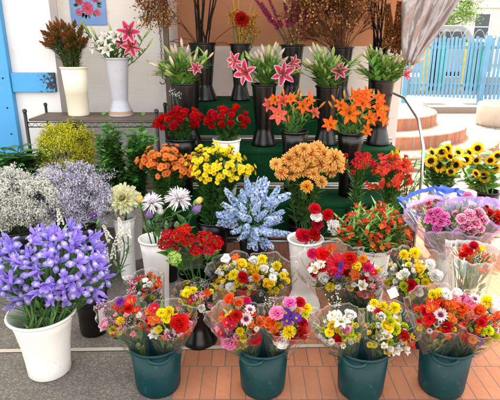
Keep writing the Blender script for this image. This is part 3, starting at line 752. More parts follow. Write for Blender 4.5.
# ================================================================ flowers
PART = {'carn':'carnation','rose':'rose','mum':'chrysanthemum','spider':'chrysanthemum','bicolor':'daisy','gerb':'gerbera','aster':'aster','daisy':'daisy','pomp':'pompon','alst':'alstroemeria',
  'lily':'lily','cluster':'flower_cluster','statice':'filler_sprig','baby':'filler_sprig','purple':'flower_spike','stock':'flower_spike','hydrangea':'hydrangea','yellow':'filler_sprig','dry':'dry_sprig','bud':'bud','net':'netted_head'}
SPIKES = ('delphinium','stock','liatris','purple_spike','yellow_spike','dry_plume','statice_white','statice_lilac','goldenrod','statice_plum','baby','dry_sprig','yellow_sprig','bud','bud_orange')
def head(kind, nm, parent, p, d, dia, rg):
    if kind not in SPIKES: p = p - d.normalized()*dia*.16
    return ob(nm, rg.choice(K[kind]), parent, place(p, d+V((rg.gauss(0,1),rg.gauss(0,1),rg.gauss(0,1)))*(.4 if kind == 'iris' else .1), dia, rg.random()*6.28) @ (Matrix() if kind in SPIKES else Matrix.Diagonal((rg.uniform(.9,1.06),rg.uniform(.9,1.06),rg.uniform(.75,1.4),1)))), p
def bez(a, b, d, n=6, k=.45):
    L = (b-a).length; c = b-d.normalized()*L*k
    return [a*(1-t)**2+c*2*t*(1-t)+b*t*t for t in [i/n for i in range(n+1)]]
def flower(name, label, cat, group, m, heads, rg, leaf=None, sr=.0028, sc=GREEN, bloom='bloom', smat=None):
    """one cut flower standing in a vase: stem from the mouth m, heads [(kind, p, d, dia)], foliage"""
    t = thing(name, m, label, cat, group); o0 = V(m)
    sb = MB(); lf = MB(); main = None
    for i, (kind, p, d, dia) in enumerate(heads):
        q = p-o0
        _, pe = head(kind, 'bud' if kind.startswith('bud') else bloom, t, q, d, dia, rg)
        if i == 0: main = bez(V((0,0,0)), pe, d); sb.tube(main, [sr*1.15]*4+[sr]*3, sc, 5, 0, False)
        else:
            j = main[3] if len(heads) < 9 else main[2]; sb.tube(bez(j, pe, d, 4), sr*.7, sc, 4, 0, False)
    if leaf:
        n, L, W, c, a, b, drp = leaf
        for k in range(n):
            u = a+(b-a)*(k+rg.random())/n; i = min(5, int(u*6)); p = main[i].lerp(main[i+1], u*6-i)
            an = rg.random()*6.28; dd = (main[i+1]-main[i]).normalized()*.8+V((math.cos(an),math.sin(an),.1))
            leaf_at(lf, p, dd, L*rg.uniform(.7,1.2), W*rg.uniform(.8,1.2), c, rg, drp)
    part('stem', sb, smat or M_LEAF, t, True)
    if leaf: part('foliage', lf, M_LEAF, t, True)
    return t
def dome(box, Y, n, rg, ry=None, zmin=-.45, shell_=(.72,1), mind=0, front=.35):
    x0, y0, x1, y1 = box; c = at((x0+x1)/2, (y0+y1)/2, Y); k = mpp(Y, c.z)
    rx = (x1-x0)/2*k; hz = (y1-y0)/2*k; ry = ry or min(rx*.85, hz*1.1)
    rz = math.sqrt(max(.0009, hz*hz-(ry*SP)**2))/CP
    out = []; tries = 0
    while len(out) < n and tries < n*60:
        tries += 1
        d = V((rg.gauss(0,1), rg.gauss(-front*.6,1), rg.gauss(.3,1))).normalized()
        if d.z < zmin: continue
        s = rg.uniform(*shell_); p = c+V((d.x*rx, d.y*ry, d.z*rz))*s
        if any((p-q[0]).length < mind for q in out): continue
        out.append((p, d))
    return c, out
def rndmouth(m, r, rg):
    a = rg.random()*6.28; q = r*math.sqrt(rg.random()); return m+V((q*math.cos(a), q*math.sin(a), -.1))
def bunch(kinds, name, label, cat, m, mr, box, Y, n, dia, rg, leaf=None, group=None, mind=None, per=1, spread=.03, dirmix=.5, **kw):
    dk = {k: kw.pop(k) for k in ('ry','zmin','shell_','front') if k in kw}
    _, ps = dome(box, Y, n, rg, mind=dia*.6 if mind is None else mind, **dk)
    for p, d in ps:
        mm = rndmouth(m, mr, rg)
        dd = ((p-mm).normalized()*(1-dirmix)+d*dirmix+V((0,-.3,.12))).normalized()
        hs = [(rg.choice(kinds), p, dd, dia*rg.uniform(.85,1.15))]
        for _ in range(per-1):
            off = V((rg.gauss(0,1),rg.gauss(0,1),rg.gauss(-.1,.6)))*spread
            hs.append((rg.choice(kinds), p+off, (dd+off*12).normalized(), dia*rg.uniform(.75,1.1)))
        flower(name, label, cat, group or label_group(label), mm, hs, rg, leaf, **kw)
def label_group(l): return l+' group'
def filler(kinds, name, label, cat, m, mr, box, Y, n, L, rg, pname='sprig', **kw):
    """a tied mass of filler: one thing, its sprigs are parts"""
    t = thing(name, m, label, cat); sb = MB()
    _, ps = dome(box, Y, n, rg, mind=.012, **kw)
    for p, d in ps:
        mm = rndmouth(V((0,0,0)), mr, rg); q = p-V(m); dd = ((q-mm).normalized()+d*.3).normalized()
        b = q-dd*L*.6
        ob(pname, rg.choice(K[rg.choice(kinds)]), t, place(b, dd, L*rg.uniform(.8,1.2), rg.random()*6))
        sb.tube(bez(mm, b, dd), .0016, C(104,124,80), 4, 0, False)
    part('stems', sb, M_LEAF, t, True); return t

# ================================================================ vases of cut flowers
rg = random.Random(11)
# ---- irises
v = vase((xat(49,2.02,.05),2.02,.004), .325, .152, 'flare', M_WHITEV, 'white flared vase of purple irises standing on the asphalt')
m = mouth(v, .325)
bunch(['iris'], 'iris', 'purple iris with yellow blotches packed in the white flared vase', 'iris', m, .1, (-12,222,112,316), 2.02, 96, .1, rg,
      (3,.22,.013,C(84,126,70),.05,.55,.3), 'irises in the white flared vase', .034, dirmix=.35, sr=.0052, sc=C(104,142,82), zmin=-.62, shell_=(.66,1), ry=.2, front=.6)
# ---- dark vase with stocks
v = vase((xat(93,2.36,.1),2.36,.004), .30, .095, 'straight', M_BLACKV, 'dark grey vase with a pale label half hidden by the irises')
mb = MB(); mb.grid([[V((r_*math.cos(a),r_*math.sin(a),z)) for a in [R(-20-6*k) for k in range(6)]] for r_, z in ((.0795,.03),(.0835,.17))], (.5,.5,.5)); part('label', mb, M_CARD, v, True)
m = mouth(v, .30)
for px, py in ((104,243),(110,232),(117,236),(122,226),(128,229),(113,250),(106,254),(61,216),(120,244)):
    p = at(px, py+8, 2.36-.02*rg.random()); mm = rndmouth(m, .06, rg); mm.z -= 0
    flower('stock', 'white stock spike beside the irises', 'stock', 'white stocks beside the irises', mm, [('stock', p, V((rg.uniform(-.25,.3),-.2,1)), .095)], rg, (5,.06,.016,GREYG,.3,.95,.5), bloom='flower_spike')
p = at(94,215,2.5); flower('purple_aster', 'single purple aster above the irises', 'aster', None, rndmouth(m,.05,rg), [('aster', p, V((0,-.5,1)), .045)], rg, (3,.05,.012,GREEN,.5,.95,.4))
# ---- filler at the back of the left side
def tall(px, Y, h, rt, lab, style='flare', m_=None): return vase((xat(px,Y,h*.6),Y,.004), h, rt, style, m_ or M_BLACKV, lab)
v = tall(22, 2.82, .44, .13, 'black vase of white statice behind the irises'); filler(['statice_white'], 'white_statice', 'frothy white statice behind the irises', 'statice', mouth(v,.40), .09, (-40,174,78,238), 2.84, 120, .12, rg, ry=.22)
v = tall(80, 2.9, .44, .13, 'black vase of lilac statice behind the irises'); filler(['statice_lilac'], 'lilac_statice', 'frothy pale lilac statice behind the irises', 'statice', mouth(v,.40), .09, (34,171,118,238), 2.92, 110, .12, rg, ry=.2, shell_=(.5,1.05))
v = tall(66, 3.42, .55, .10, 'black vase of goldenrod under the wire rack'); filler(['goldenrod'], 'goldenrod', 'feathery yellow goldenrod below the wire rack', 'goldenrod', mouth(v,.55), .07, (42,127,92,178), 3.42, 60, .13, rg)
def leafy(name, label, cat, m, mr, box, Y, n, L, W, c, drp, perst, pname, scat=0, **kw):
    t = thing(name, m, label, cat); _, ps = dome(box, Y, n, rg, **kw)
    for p, d in ps:
        mm = rndmouth(V((0,0,0)), mr, rg); q = p-V(m); st = bez(mm, q, (q-mm).normalized()+d*.4)
        b = MB(); b.tube(st, .0022, C(80,74,46), 4, 0, False)
        for k in range(perst):
            u = .25+.78*(k+rg.random())/perst; i = min(5, int(u*6)); pp = st[i].lerp(st[i+1], min(1.1, u*6-i)); a = k*2.4+rg.random(); pp = pp+V((rg.gauss(0,1),rg.gauss(0,1),rg.gauss(0,1)))*scat
            leaf_at(b, pp, V((math.cos(a),math.sin(a),.5)), L*rg.uniform(.7,1.2), W*rg.uniform(.8,1.2), c, rg, drp)
        part(pname, b, M_LEAF, t, True)
    return t
v = tall(20, 3.4, .6, .11, 'black vase of broad leaves beside the blue post'); leafy('broad_leaf_bunch', 'bunch of broad glossy green leaves beside the blue post', 'foliage', mouth(v,.6), .07, (-16,146,46,186), 3.3, 34, .13, .08, C(62,112,54), .7, 6, 'leafy_stem')
v = vase((xat(134,3.32,.3),3.32,.004), .5, .075, 'flare', M_WHITEV, 'white vase of small leaved greenery below the grey vase')
m = mouth(v, .46)
t = leafy('box_greenery', 'bunch of small leaved box branches below the rack', 'foliage', m, .05, (90,122,128,196), 3.1, 50, .046, .03, C(58,108,46), .2, 60, 'branch', zmin=-.9, shell_=(.3,1), scat=.016)
t2 = leafy('box_greenery', 'second bunch of box branches nearest the roses', 'foliage', m, .05, (124,119,158,190), 3.1, 46, .046, .03, C(62,114,48), .2, 60, 'branch', zmin=-.9, shell_=(.3,1), scat=.016)
t['label'] = 'bunch of small leaved box branches beside the goldenrod'
# ---- big cream mum and the netted mums
v = tall(126, 3.0, .44, .075, 'white vase holding the big cream chrysanthemum', 'flare', M_WHITEV); m = mouth(v,.44)
flower('cream_chrysanthemum', 'large pale yellow chrysanthemum in front of the box branches', 'chrysanthemum', None, m-V((0,0,.1)), [('mum_cream', at(121,199,2.86), V((-.05,-1,.35)), .225)], rg, (7,.09,.04,GREEN,.3,.9,.5), sr=.004)
flower('cream_chrysanthemum', 'smaller pale yellow chrysanthemum bud below the large one', 'chrysanthemum', None, m-V((.02,0,.1)), [('mum_cream', at(119,214,2.9), V((-.4,-.8,.2)), .09)], rg, (4,.07,.03,GREEN,.3,.9,.5), sr=.003)
v = vase((xat(158,2.5,.2),2.5,.004), .5, .088, 'flare', M_WHITEV, 'tall white vase of spider chrysanthemums on the asphalt'); m = mouth(v,.5)
for kind, px, py, dia, lb in (('spider_white',152,201,.135,'white spider chrysanthemum next to the cream one'),('spider_white',179,197,.165,'larger white spider chrysanthemum nearest the delphiniums'),
    ('net_purple',150,217,.058,'purple netted flower head under the smaller spider chrysanthemum'),('net_purple',194,212,.062,'purple netted flower head beside the larger spider chrysanthemum'),('net_white',160,214,.045,'white netted flower head between the spider chrysanthemums'),
    ('net_yellow',140,203,.036,'yellow netted flower head next to the cream chrysanthemum'),('net_yellow',197,203,.04,'yellow netted flower head above the purple one')):
    p = at(px, py, 2.5-.04*rg.random()); mm = rndmouth(m,.05,rg); d = (p-mm+V((0,-.12,.02))).normalized() if 'spider' in kind else (p-mm+V((0,-.05,.1))).normalized()
    flower('netted_flower' if 'net' in kind else 'spider_chrysanthemum', lb, 'chrysanthemum', None, mm, [(kind, p, d, dia)], rg, (9,.07,.032,C(70,112,62),.35,.95,.5), sr=.0034, bloom='netted_head' if 'net' in kind else 'bloom')
# ---- red clusters with green hydrangea
v = vase((xat(199,2.27,.1),2.27,.004), .40, .095, 'waist', M_BLACKV, 'black waisted vase of red clusters and green hydrangea'); m = mouth(v,.4)
for px, py, s in ((164,241,.09),(176,233,.095),(187,238,.085),(173,244,.08),(205,236,.095),(216,241,.085),(196,249,.07),(209,246,.08),(184,228,.075),(166,233,.07)):
    p = at(px, py, 2.25+.04*rg.random()); mm = rndmouth(m,.05,rg)
    flower('red_cluster_flower', 'crimson flower cluster above the green hydrangea', 'flower', 'crimson clusters above the green hydrangea', mm, [('cluster_red', p, (p-mm).normalized()+V((0,-.4,.1)), s*1.15)], rg, (6,.07,.035,C(96,130,66),.5,.97,.5), bloom='flower_cluster')
flower('green_hydrangea', 'round green hydrangea below the crimson clusters', 'hydrangea', None, m-V((.02,0,.1)), [('hydrangea', at(174,258,2.2), V((-.1,-.8,.55)), .085)], rg, (9,.11,.055,C(70,128,54),.3,.96,.6), sr=.004)
# ---- delphiniums
v = tall(254, 2.78, .40, .10, 'black vase of blue delphiniums', 'waist'); m = mouth(v,.4)
_, ps = dome((220,184,286,254), 2.78, 60, rg, zmin=-.95, mind=.02, shell_=(.45,1))
for p, d in ps:
    mm = rndmouth(m,.06,rg); dd = (p-mm).normalized()+V((rg.uniform(-.4,.4),-.35,-.15))*.6+d*1.5
    flower('delphinium', 'pale blue delphinium spike in front of the yellow daisies', 'delphinium', 'blue delphinium spikes', mm, [('delphinium', p-dd.normalized()*.05, dd, rg.uniform(.09,.14))], rg, (5,.08,.014,C(96,140,76),.4,.9,.6), bloom='flower_spike')
for px, py, d in ((286,199,V((.9,-.2,.25))),(222,214,V((-.9,-.3,.2)))):
    flower('delphinium', 'blue delphinium spike leaning out towards the amber chrysanthemums' if px > 250 else 'blue delphinium spike leaning out towards the netted flowers', 'delphinium', 'blue delphinium spikes', rndmouth(m,.05,rg), [('delphinium', at(px,py,2.75)-d.normalized()*.12, d, .17)], rg, (3,.06,.012,GREEN,.4,.9,.6), bloom='flower_spike')
# ---- carnations in the white waisted vase
v = vase((xat(304,2.62,.2),2.62,.004), .45, .103, 'waist', M_WHITEV, 'white waisted vase of red and white carnations on the brick'); m = mouth(v,.45)
CL = 'carnation rising from the white waisted vase'
for kind, px, py, s, lb in (('carn_red',315,208,.07,'topmost red '+CL),('carn_white',317,216,.066,'small white '+CL),('carn_red',328,214,.066,'upper red carnation nearest the alstroemeria'),('carn_red',318,223,.07,'red carnation below the small white one'),
    ('carn_white',333,227,.085,'large white carnation beside the alstroemeria'),('carn_scarlet',303,235,.085,'large red carnation low over the vase rim'),('carn_red',315,234,.075,'red carnation next to the large low one'),('carn_mag',310,253,.06,'cerise carnation hanging in front of the white waisted vase')):
    p = at(px, py, 2.6-.03*rg.random()); mm = rndmouth(m,.05,rg); d = (p-mm).normalized()+V((0,-.7,.2))
    flower('carnation', lb, 'carnation', None, mm, [(kind, p, d, s*1.2)], rg, (3,.06,.006,GREYG,.2,.8,.3), sr=.002)
# ---- alstroemeria bush
v = vase((xat(371,2.55,.2),2.55,.004), .42, .095, 'cone', M_WHITEV, 'white conical vase of red alstroemeria'); m = mouth(v,.42)
bunch(['alst_red','alst_red','alst_orange','alst_coral'], 'alstroemeria', 'small red alstroemeria in the leafy bunch over the conical vase', 'alstroemeria', m, .07, (334,203,408,262), 2.55, 56, .034, rg, (28,.075,.016,C(110,154,78),.2,1.0,.3), 'red alstroemeria over the conical vase', .03, per=3, spread=.022, zmin=-.5, shell_=(.6,1))
bunch(['alst_orange'], 'alstroemeria', 'orange alstroemeria low beside the wrapped pink carnations', 'alstroemeria', m, .05, (384,218,412,248), 2.48, 9, .042, rg, (8,.05,.012,C(84,128,64),.4,1,.4), 'orange alstroemeria beside the wrapped carnations', .025)
# ---- orange and yellow daisy mums, amber mums
v = tall(166, 2.98, .46, .10, 'black vase of orange daisy chrysanthemums'); m = mouth(v,.46)
DL = (26,.06,.034,C(66,108,52),.12,.93,.4)
bunch(['mum_orange'], 'daisy_chrysanthemum', 'orange daisy chrysanthemum spray below the red roses', 'chrysanthemum', m, .07, (138,145,202,184), 2.98, 40, .046, rg, DL, 'orange daisy chrysanthemum sprays', .022, per=5, spread=.026, zmin=-.35)
v = tall(214, 2.96, .44, .11, 'black vase of yellow daisy chrysanthemums'); m = mouth(v,.44)
bunch(['mum_yellow'], 'daisy_chrysanthemum', 'yellow daisy chrysanthemum spray behind the delphiniums', 'chrysanthemum', m, .08, (181,146,254,190), 2.96, 54, .04, rg, DL, 'yellow daisy chrysanthemum sprays', .022, per=5, spread=.03, zmin=-.35)
v = tall(304, 2.9, .44, .11, 'black vase of amber chrysanthemums'); m = mouth(v,.44)
for kind, px, py, s in (('mum_amber',297,153,22),('mum_amber',311,151,22),('mum_amber',284,164,22),('mum_amber',322,163,22),('mum_amber',337,157,22),('mum_amber',291,172,20),('mum_amber',310,167,18),('mum_amber',326,153,20),('mum_amber',275,163,16),('mum_amber',302,160,18),('mum_amber',340,165,18),('mum_amber_round',307,186,16),('mum_amber',322,181,15),('mum_amber',289,158,18),('mum_amber',302,170,17),('mum_amber',331,170,17),('mum_amber',281,172,16),('mum_amber',317,158,18),('mum_amber',304,148,17),('mum_amber',318,147,17),('mum_amber',332,163,17),('mum_amber',297,164,18),('mum_amber',314,173,16)):
    k = mpp(2.88,.75); p = at(px, py, 2.9+rg.uniform(-.05,.05)-(.06 if py > 175 else 0)); mm = rndmouth(m,.06,rg)
    lb = 'round golden chrysanthemum hanging lowest in the amber bunch' if kind.endswith('round') else 'shaggy amber chrysanthemum in the bunch behind the white carnation vase'
    flower('amber_chrysanthemum', lb, 'chrysanthemum', None if kind.endswith('round') else 'amber chrysanthemums', mm, [(kind, p, ((p-mm).normalized()*.7+V(((px-305)*.012,-.9,.1))), s*k*1.0)], rg, (20,.07,.036,C(72,108,56),.12,.92,.5), sr=.0034)
# ---- red and coral clusters
v = tall(357, 3.0, .48, .085, 'black vase of crimson flower clusters'); m = mouth(v,.48)
bunch(['cluster_coral'], 'crimson_cluster_flower', 'crimson flower cluster between the amber and coral bunches', 'flower', m, .06, (340,149,378,178), 3.0, 20, .055, rg, (14,.06,.014,C(92,138,66),.1,.95,.4), 'crimson clusters between amber and coral', .022, bloom='flower_cluster')
v = tall(391, 2.93, .44, .085, 'black vase of coral flower clusters'); m = mouth(v,.44)
bunch(['alst_coral','alst_coral','alst_red'], 'coral_flower', 'coral pink flower stem above the red alstroemeria', 'flower', m, .06, (370,158,412,196), 2.93, 34, .044, rg, (16,.065,.014,C(100,144,70),.1,.95,.4), 'coral flowers above the red alstroemeria', .025, per=4, spread=.02)
v = tall(404, 3.05, .42, .07, 'black vase of yellow snapdragons at the stand edge'); m = mouth(v,.42)
for px, py in ((388,160),(393,158),(398,157),(401,161),(395,163)):
    p = at(px,py,3.05); flower('snapdragon', 'yellow snapdragon spike behind the coral flowers', 'snapdragon', 'yellow snapdragons', rndmouth(m,.04,rg), [('yellow_spike', p-V((0,0,.03)), V((rg.uniform(-.2,.2),-.2,1)), .1)], rg, (6,.06,.02,C(96,140,70),.2,.9,.5), bloom='flower_spike')
leafy('tall_greenery', 'upright pale green leafy stems at the edge of the stand', 'foliage', m, .05, (396,150,424,196), 3.05, 10, .065, .035, C(120,154,92), .7, 7, 'leafy_stem')
# ---- sunflowers
for px, Y, spots, lab, nm in ((438,3.55,((433,152,11),(442,152,14),(440,165,17),(431,161,13),(457,165,15),(459,152,11),(451,156,11),(448,149,12),(466,160,13),(451,171,11)),'grey bucket of sunflowers behind the wrapped carnations','the wrapped carnations'),
    (486,3.62,((478,148,13),(477,173,11),(485,176,15),(476,160,10),(490,160,11),(496,168,12),(470,152,11),(498,156,12)),'dark bucket of sunflowers nearest the picture edge','the dark bucket')):
    v = vase((xat(px,Y,.3),Y,.004), .43, .085, 'bucket', M_GREYV if px < 450 else M_BLACKV, lab, 'bucket'); m = mouth(v,.43)
    for j, (x, y, s) in enumerate(spots):
        p = at(x, y, Y-rg.uniform(0,.06)); mm = rndmouth(m,.05,rg); d = V((rg.uniform(-.35,.35), -1, rg.uniform(-.1,.45)))
        if s < 12: d = V((rg.uniform(-.8,.8),-.7,.6))
        lb = ('largest sunflower standing behind ' if s in (17,15) and (s == 17 or px > 450) else 'sunflower standing behind ' if px < 450 else 'small sunflower standing in ')+nm
        if px > 450 and s == 15: lb = 'largest sunflower standing in the dark bucket'
        lg = None if 'largest' in lb else 'sunflowers of '+nm
        flower('sunflower', lb, 'sunflower', lg, mm, [('sunflower', p, d, s*1.08*mpp(Y,.75))], rg, (12,.12,.09,C(96,138,66),.2,.82,1.0), sr=.006, sc=C(120,150,80))
# ---- roses on the first tier
T1, T2, T3 = .527, .808, 1.088
def tier(px, Y, z, rimy, rt, lab, style='flare', m_=None, hh=None):
    h = at(px, rimy, Y).z - z; v = vase((xat(px,Y,z+h*.7),Y,z), h, rt, style, m_ or M_BLACKV, lab); return v, mouth(v, h)
v, m = tier(182, 3.25, T1, 138, .10, 'black vase of red roses under the lilies')
RL = (9,.05,.03,C(60,96,48),.3,.9,.5)
bunch(['rose_red'], 'rose', 'red rose in the black vase above the orange daisies', 'rose', m, .07, (157,109,204,138), 3.25, 26, .068, rg, RL, 'red roses in the black vase', .034, zmin=-.3, sr=.0024)
v, m = tier(227, 3.22, T1, 139, .092, 'white vase of red roses on the green turf', 'cone', M_WHITEV)
bunch(['rose_red'], 'rose', 'red rose in the white vase on the green turf', 'rose', m, .06, (203,107,250,139), 3.22, 28, .06, rg, RL, 'red roses in the white vase', .032, zmin=-.3, sr=.0024)
flower('small_white_filler', 'tiny white filler sprig behind the red roses', 'filler', None, m-V((.25,-.1,.1)), [('baby', at(178,106,3.32), V((-.1,0,1)), .11)], rg, None, bloom='sprig')
# ---- lilies
def lilies(px, Y, rimy, rt, lab, box, opens, where, nst, z=T2, style='waist', budk='bud', m_=None, leafc=C(112,154,74), bd=.095):
    v, m = tier(px, Y, z, rimy, rt, lab, style, m_)
    for kind, x, y, s, dx, lb in opens:
        p = at(x, y, Y-.08-rg.random()*.05); mm = rndmouth(m,.05,rg)
        flower('lily', lb, 'lily', None, mm, [(kind, p, V((dx,-1,.25)), s*1.08*mpp(Y,1.3))], rg, (7,.11,.022,leafc,.3,.9,.5), sr=.0034)
    _, ps = dome((box[0]-5,box[1]-1,box[2]+5,box[3]+3), Y, int(nst*1.5), rg, zmin=-.35, mind=.03, shell_=(.55,1))
    for p, d in ps:
        mm = rndmouth(m,.06,rg); dd = (p-mm).normalized()*.8+d*.5; hs = []
        for q in range(rg.choice((2,2,3))):
            o_ = V((rg.uniform(-1,1),rg.uniform(-1,1),rg.uniform(-.6,.5)))*.04; hs.append((budk, p+o_-dd*.06, (dd+o_*14), bd*rg.uniform(.7,1.15)))
        flower('lily_bud_stem', 'lily stem of closed pale green buds '+where, 'lily', 'budded lily stems '+where, mm, hs, rg, (13,.11,.028,leafc,.25,1,.5), sr=.003)
lilies(186, 3.6, 83, .112, 'black vase of budding lilies above the red roses', (150,42,222,90), [('lily_pink',196,69,15,.1,'small pink lily low among the buds above the red roses')], 'above the red roses', 15)
lilies(264, 3.58, 84, .092, 'black waisted vase of pink stargazer lilies', (244,42,292,88), [('lily_pink',246,72,25,-.2,'deep pink lily facing out above the white vase of roses'),('lily_pink',283,74,27,.2,'large deep pink lily with white rims above the salmon lilies'),('lily_pink',234,61,20,-.9,'paler pink lily leaning out beside the deep pink one'),('lily_pink',291,63,17,.8,'half turned pink lily at the edge behind the largest one')], 'over the stargazer lilies', 9)
lilies(327, 3.6, 86, .088, 'black waisted vase of budding lilies behind the amber chrysanthemums', (300,40,356,90), [('lily_pink',339,71,19,.1,'half open pink lily behind the orange lilies')], 'behind the orange lilies', 13)
lilies(381, 3.6, 80, .088, 'black vase of budding lilies at the stand corner', (354,42,416,88), [('lily_pink',405,75,14,.6,'small pink and white lily beside the plastic sheet')], 'beside the plastic sheet', 13)
# ---- orange lilies
v, m = tier(294, 3.24, T1, 131, .094, 'black vase of salmon and orange lilies')
for kind, x, y, s, dx in (('lily_salmon',278,114,22,-.2),('lily_salmon',270,105,17,-.7),('lily_salmon',283,101,16,-.1),('lily_orange',303,106,17,.1),('lily_orange',291,99,15,0),('lily_salmon',314,113,16,.6),('lily_orange',310,100,14,.5),('lily_orange',275,100,14,-.5)):
    p = at(x,y,3.18-rg.random()*.06); mm = rndmouth(m,.05,rg); sal = kind.endswith('salmon')
    flower('salmon_lily' if sal else 'orange_lily', 'salmon pink lily in the black vase beside the stargazers' if sal else 'orange lily among the salmon lilies', 'lily', 'salmon lilies' if sal else 'orange lilies among the salmon ones', mm, [(kind,p,V((dx,-1,.3)),s*mpp(3.2,1.1))], rg, (15,.085,.015,C(108,152,72),.1,.95,.45), sr=.003)
def buds(m, spots, Y, lb, grp):
    for x, y, dx in spots: flower('orange_lily_bud', lb, 'lily bud', grp, rndmouth(m,.05,rg), [('bud_orange', at(x,y+5,Y), V((dx,-.3,1)), .07)], rg, (6,.07,.012,C(100,144,70),.3,.9,.45), sr=.0024, bloom='bud')
buds(m, ((293,110,.1),(300,97,.1),(284,93,-.1),(318,104,.9),(308,94,.3),(297,93,0),(289,119,.1)), 3.2, 'narrow orange bud among the salmon lilies', 'orange buds among the salmon lilies')
v, m = tier(350, 3.22, T1, 132, .094, 'black vase of bright orange lilies')
for x, y, s, dx in ((349,113,26,-.3),(330,125,19,-.5),(363,104,22,.1),(377,109,24,.4),(370,118,20,.3),(357,97,18,0),(378,98,18,.5),(381,120,17,.7),(340,105,16,-.5),(366,94,16,.2),(366,131,15,.3)):
    p = at(x,y,3.16-rg.random()*.06); lb = {330:'orange lily drooping alone to the side over the black vase',366:'bright orange lily in the cluster in front of the corner lilies'}.get(x if y != 94 else 0, 'bright orange lily in the cluster in front of the corner lilies')
    flower('orange_lily', lb, 'lily', None if x == 330 else 'bright orange lilies', rndmouth(m,.05,rg), [('lily_orange',p,V((dx,-1,.25)),s*mpp(3.2,1.1))], rg, (15,.085,.015,C(108,152,72),.1,.95,.45), sr=.003)
buds(m, ((336,98,-.5),(333,104,-.6),(345,95,-.2),(352,92,0)), 3.2, 'narrow bud beside the bright orange lilies', 'buds beside the bright orange lilies')
# ---- top tier: sticks, gerbera, liatris, dry flowers
v, m = tier(203, 4.0, T3, 43, .105, 'black waisted vase of dark cut canes', 'waist')
def cane(m, top, lb, grp, c, r=.006, bow=0, nm='cane', cat='cane'):
    t = thing(nm, m, lb, cat, grp); b = top-m; mid = b*.5+V((bow,0,0)); mb = MB(); mb.tube([V((0,0,0)), mid, b], [r,r,r*.7], c, 6); part('stalk', mb, M_DRY, t, True); return t
for i in range(12): cane(rndmouth(m,.07,rg), at(184+i*3.6+rg.uniform(-2,2), -16-rg.random()*30, 4.0+rg.uniform(-.05,.08)), 'dark straight cane in the vase above the budding lilies', 'dark canes above the lilies', C(40,32,28))
for i in range(9):
    s = rg.choice((-1,1)); p = V((0,0,0)); t = thing('curly_twig', rndmouth(m,.06,rg), 'thin curling brown twig around the dark canes', 'twig', 'curling twigs around the dark canes')
    pts = [V((0,0,0))]; a = rg.uniform(.1,.7)
    for q in range(9): a += rg.uniform(-.1,.42); pts.append(pts[-1]+V((s*math.sin(a)*.05, rg.uniform(-.02,.02), math.cos(a)*.055)))
    mb = MB(); mb.tube(pts, .0028, C(88,52,32), 4); part('stalk', mb, M_DRY, t, True)
v, m = tier(240, 4.0, T3, 44, .08, 'black waisted vase with a dark red dahlia', 'waist')
flower('dark_red_dahlia', 'dark red dahlia above the stargazer lilies', 'dahlia', None, m-V((0,0,.08)), [('carn_dred', at(242,19,3.95), V((.1,-1,.3)), .12)], rg, (4,.07,.02,GREEN,.3,.8,.5), sr=.003)
for x, y in ((233,18),(237,26),(247,30),(251,22),(244,36),(252,36)):
    flower('yellow_filler', 'yellow and rust filler sprig around the dark red dahlia', 'filler', 'yellow fillers around the dahlia', rndmouth(m,.05,rg), [('yellow_sprig', at(x,y+8,4.0), V((rg.uniform(-.3,.3),-.2,1)), .13)], rg, (4,.06,.016,C(130,140,60),.3,.9,.4), bloom='sprig')
for x in (231,238,257,262): cane(rndmouth(m,.04,rg), at(x, -14, 4.02), 'slender yellow stalk rising beside the dark red dahlia', 'yellow stalks beside the dahlia', C(190,150,50), .004, nm='yellow_stalk', cat='stalk')
v, m = tier(292, 3.98, T3, 45, .092, 'black waisted vase of magenta liatris', 'waist')
for x, y, dx in ((266,6,-.3),(272,12,-.25),(277,9,-.18),(286,8,-.05),(290,2,0),(294,8,.05),(297,2,.1),(302,8,.18),(306,10,.25),(309,4,.3)):
    p = at(x,y+10,3.97); d = (p-m).normalized()
    flower('liatris', 'magenta liatris spike in front of the peach wall', 'liatris', 'magenta liatris spikes', rndmouth(m,.06,rg), [('liatris', p-d*.07, d, .26)], rg, (12,.06,.004,C(84,86,50),.2,.95,.2), bloom='flower_spike', sr=.0035, sc=C(92,84,50))
for x, lb in ((287,'white flower tip above the magenta liatris nearer the dahlia'),(306,'white flower tip above the magenta liatris nearer the dry twigs')):
    flower('white_lily_tip', lb, 'lily', None, rndmouth(m,.04,rg), [('bud', at(x,6,3.93), V((.25 if x > 300 else -.3,-.1,.9)), .1)], rg, None, bloom='bud')
v, m = tier(341, 3.98, T3, 47, .092, 'black waisted vase of dry brown twigs', 'waist')
_, ps = dome((284,-34,374,66), 3.98, 96, rg, zmin=-.5, shell_=(.3,1), mind=.02)
for p, d in ps:
    mm = rndmouth(m,.05,rg); dd = (p-mm).normalized()+d*.3
    flower('dry_twig', 'dry brown twig with seed heads in front of the peach wall', 'twig', 'dry brown seed head twigs', mm, [('dry_sprig', p-dd.normalized()*.1, dd, .2)], rg, None, sr=.0018, sc=C(104,70,42), bloom='seed_heads', smat=M_DRY)
v, m = tier(378, 3.98, T3, 47, .09, 'black vase of black sticks and brown plumes')
for i in range(9): cane(rndmouth(m,.06,rg), at(362+i*3.4+rg.uniform(-1,1), -20, 4.0+rg.uniform(-.04,.06)), 'black stick rising beside the brown plumes', 'black sticks beside the plumes', C(30,26,24), nm='black_stick', cat='stick')
for x, y in ((388,34),(391,24),(396,40),(401,36),(404,28),(399,22)):
    p = at(x,y,3.85); flower('dry_plume', 'brown dry plume beside the plastic sheet', 'plume', 'brown dry plumes', rndmouth(m,.05,rg), [('dry_plume', p-V((0,0,.1)), V((rg.uniform(-.1,.15),0,1)), .24)], rg, None, sc=C(96,66,40), bloom='flower_spike', smat=M_DRY)
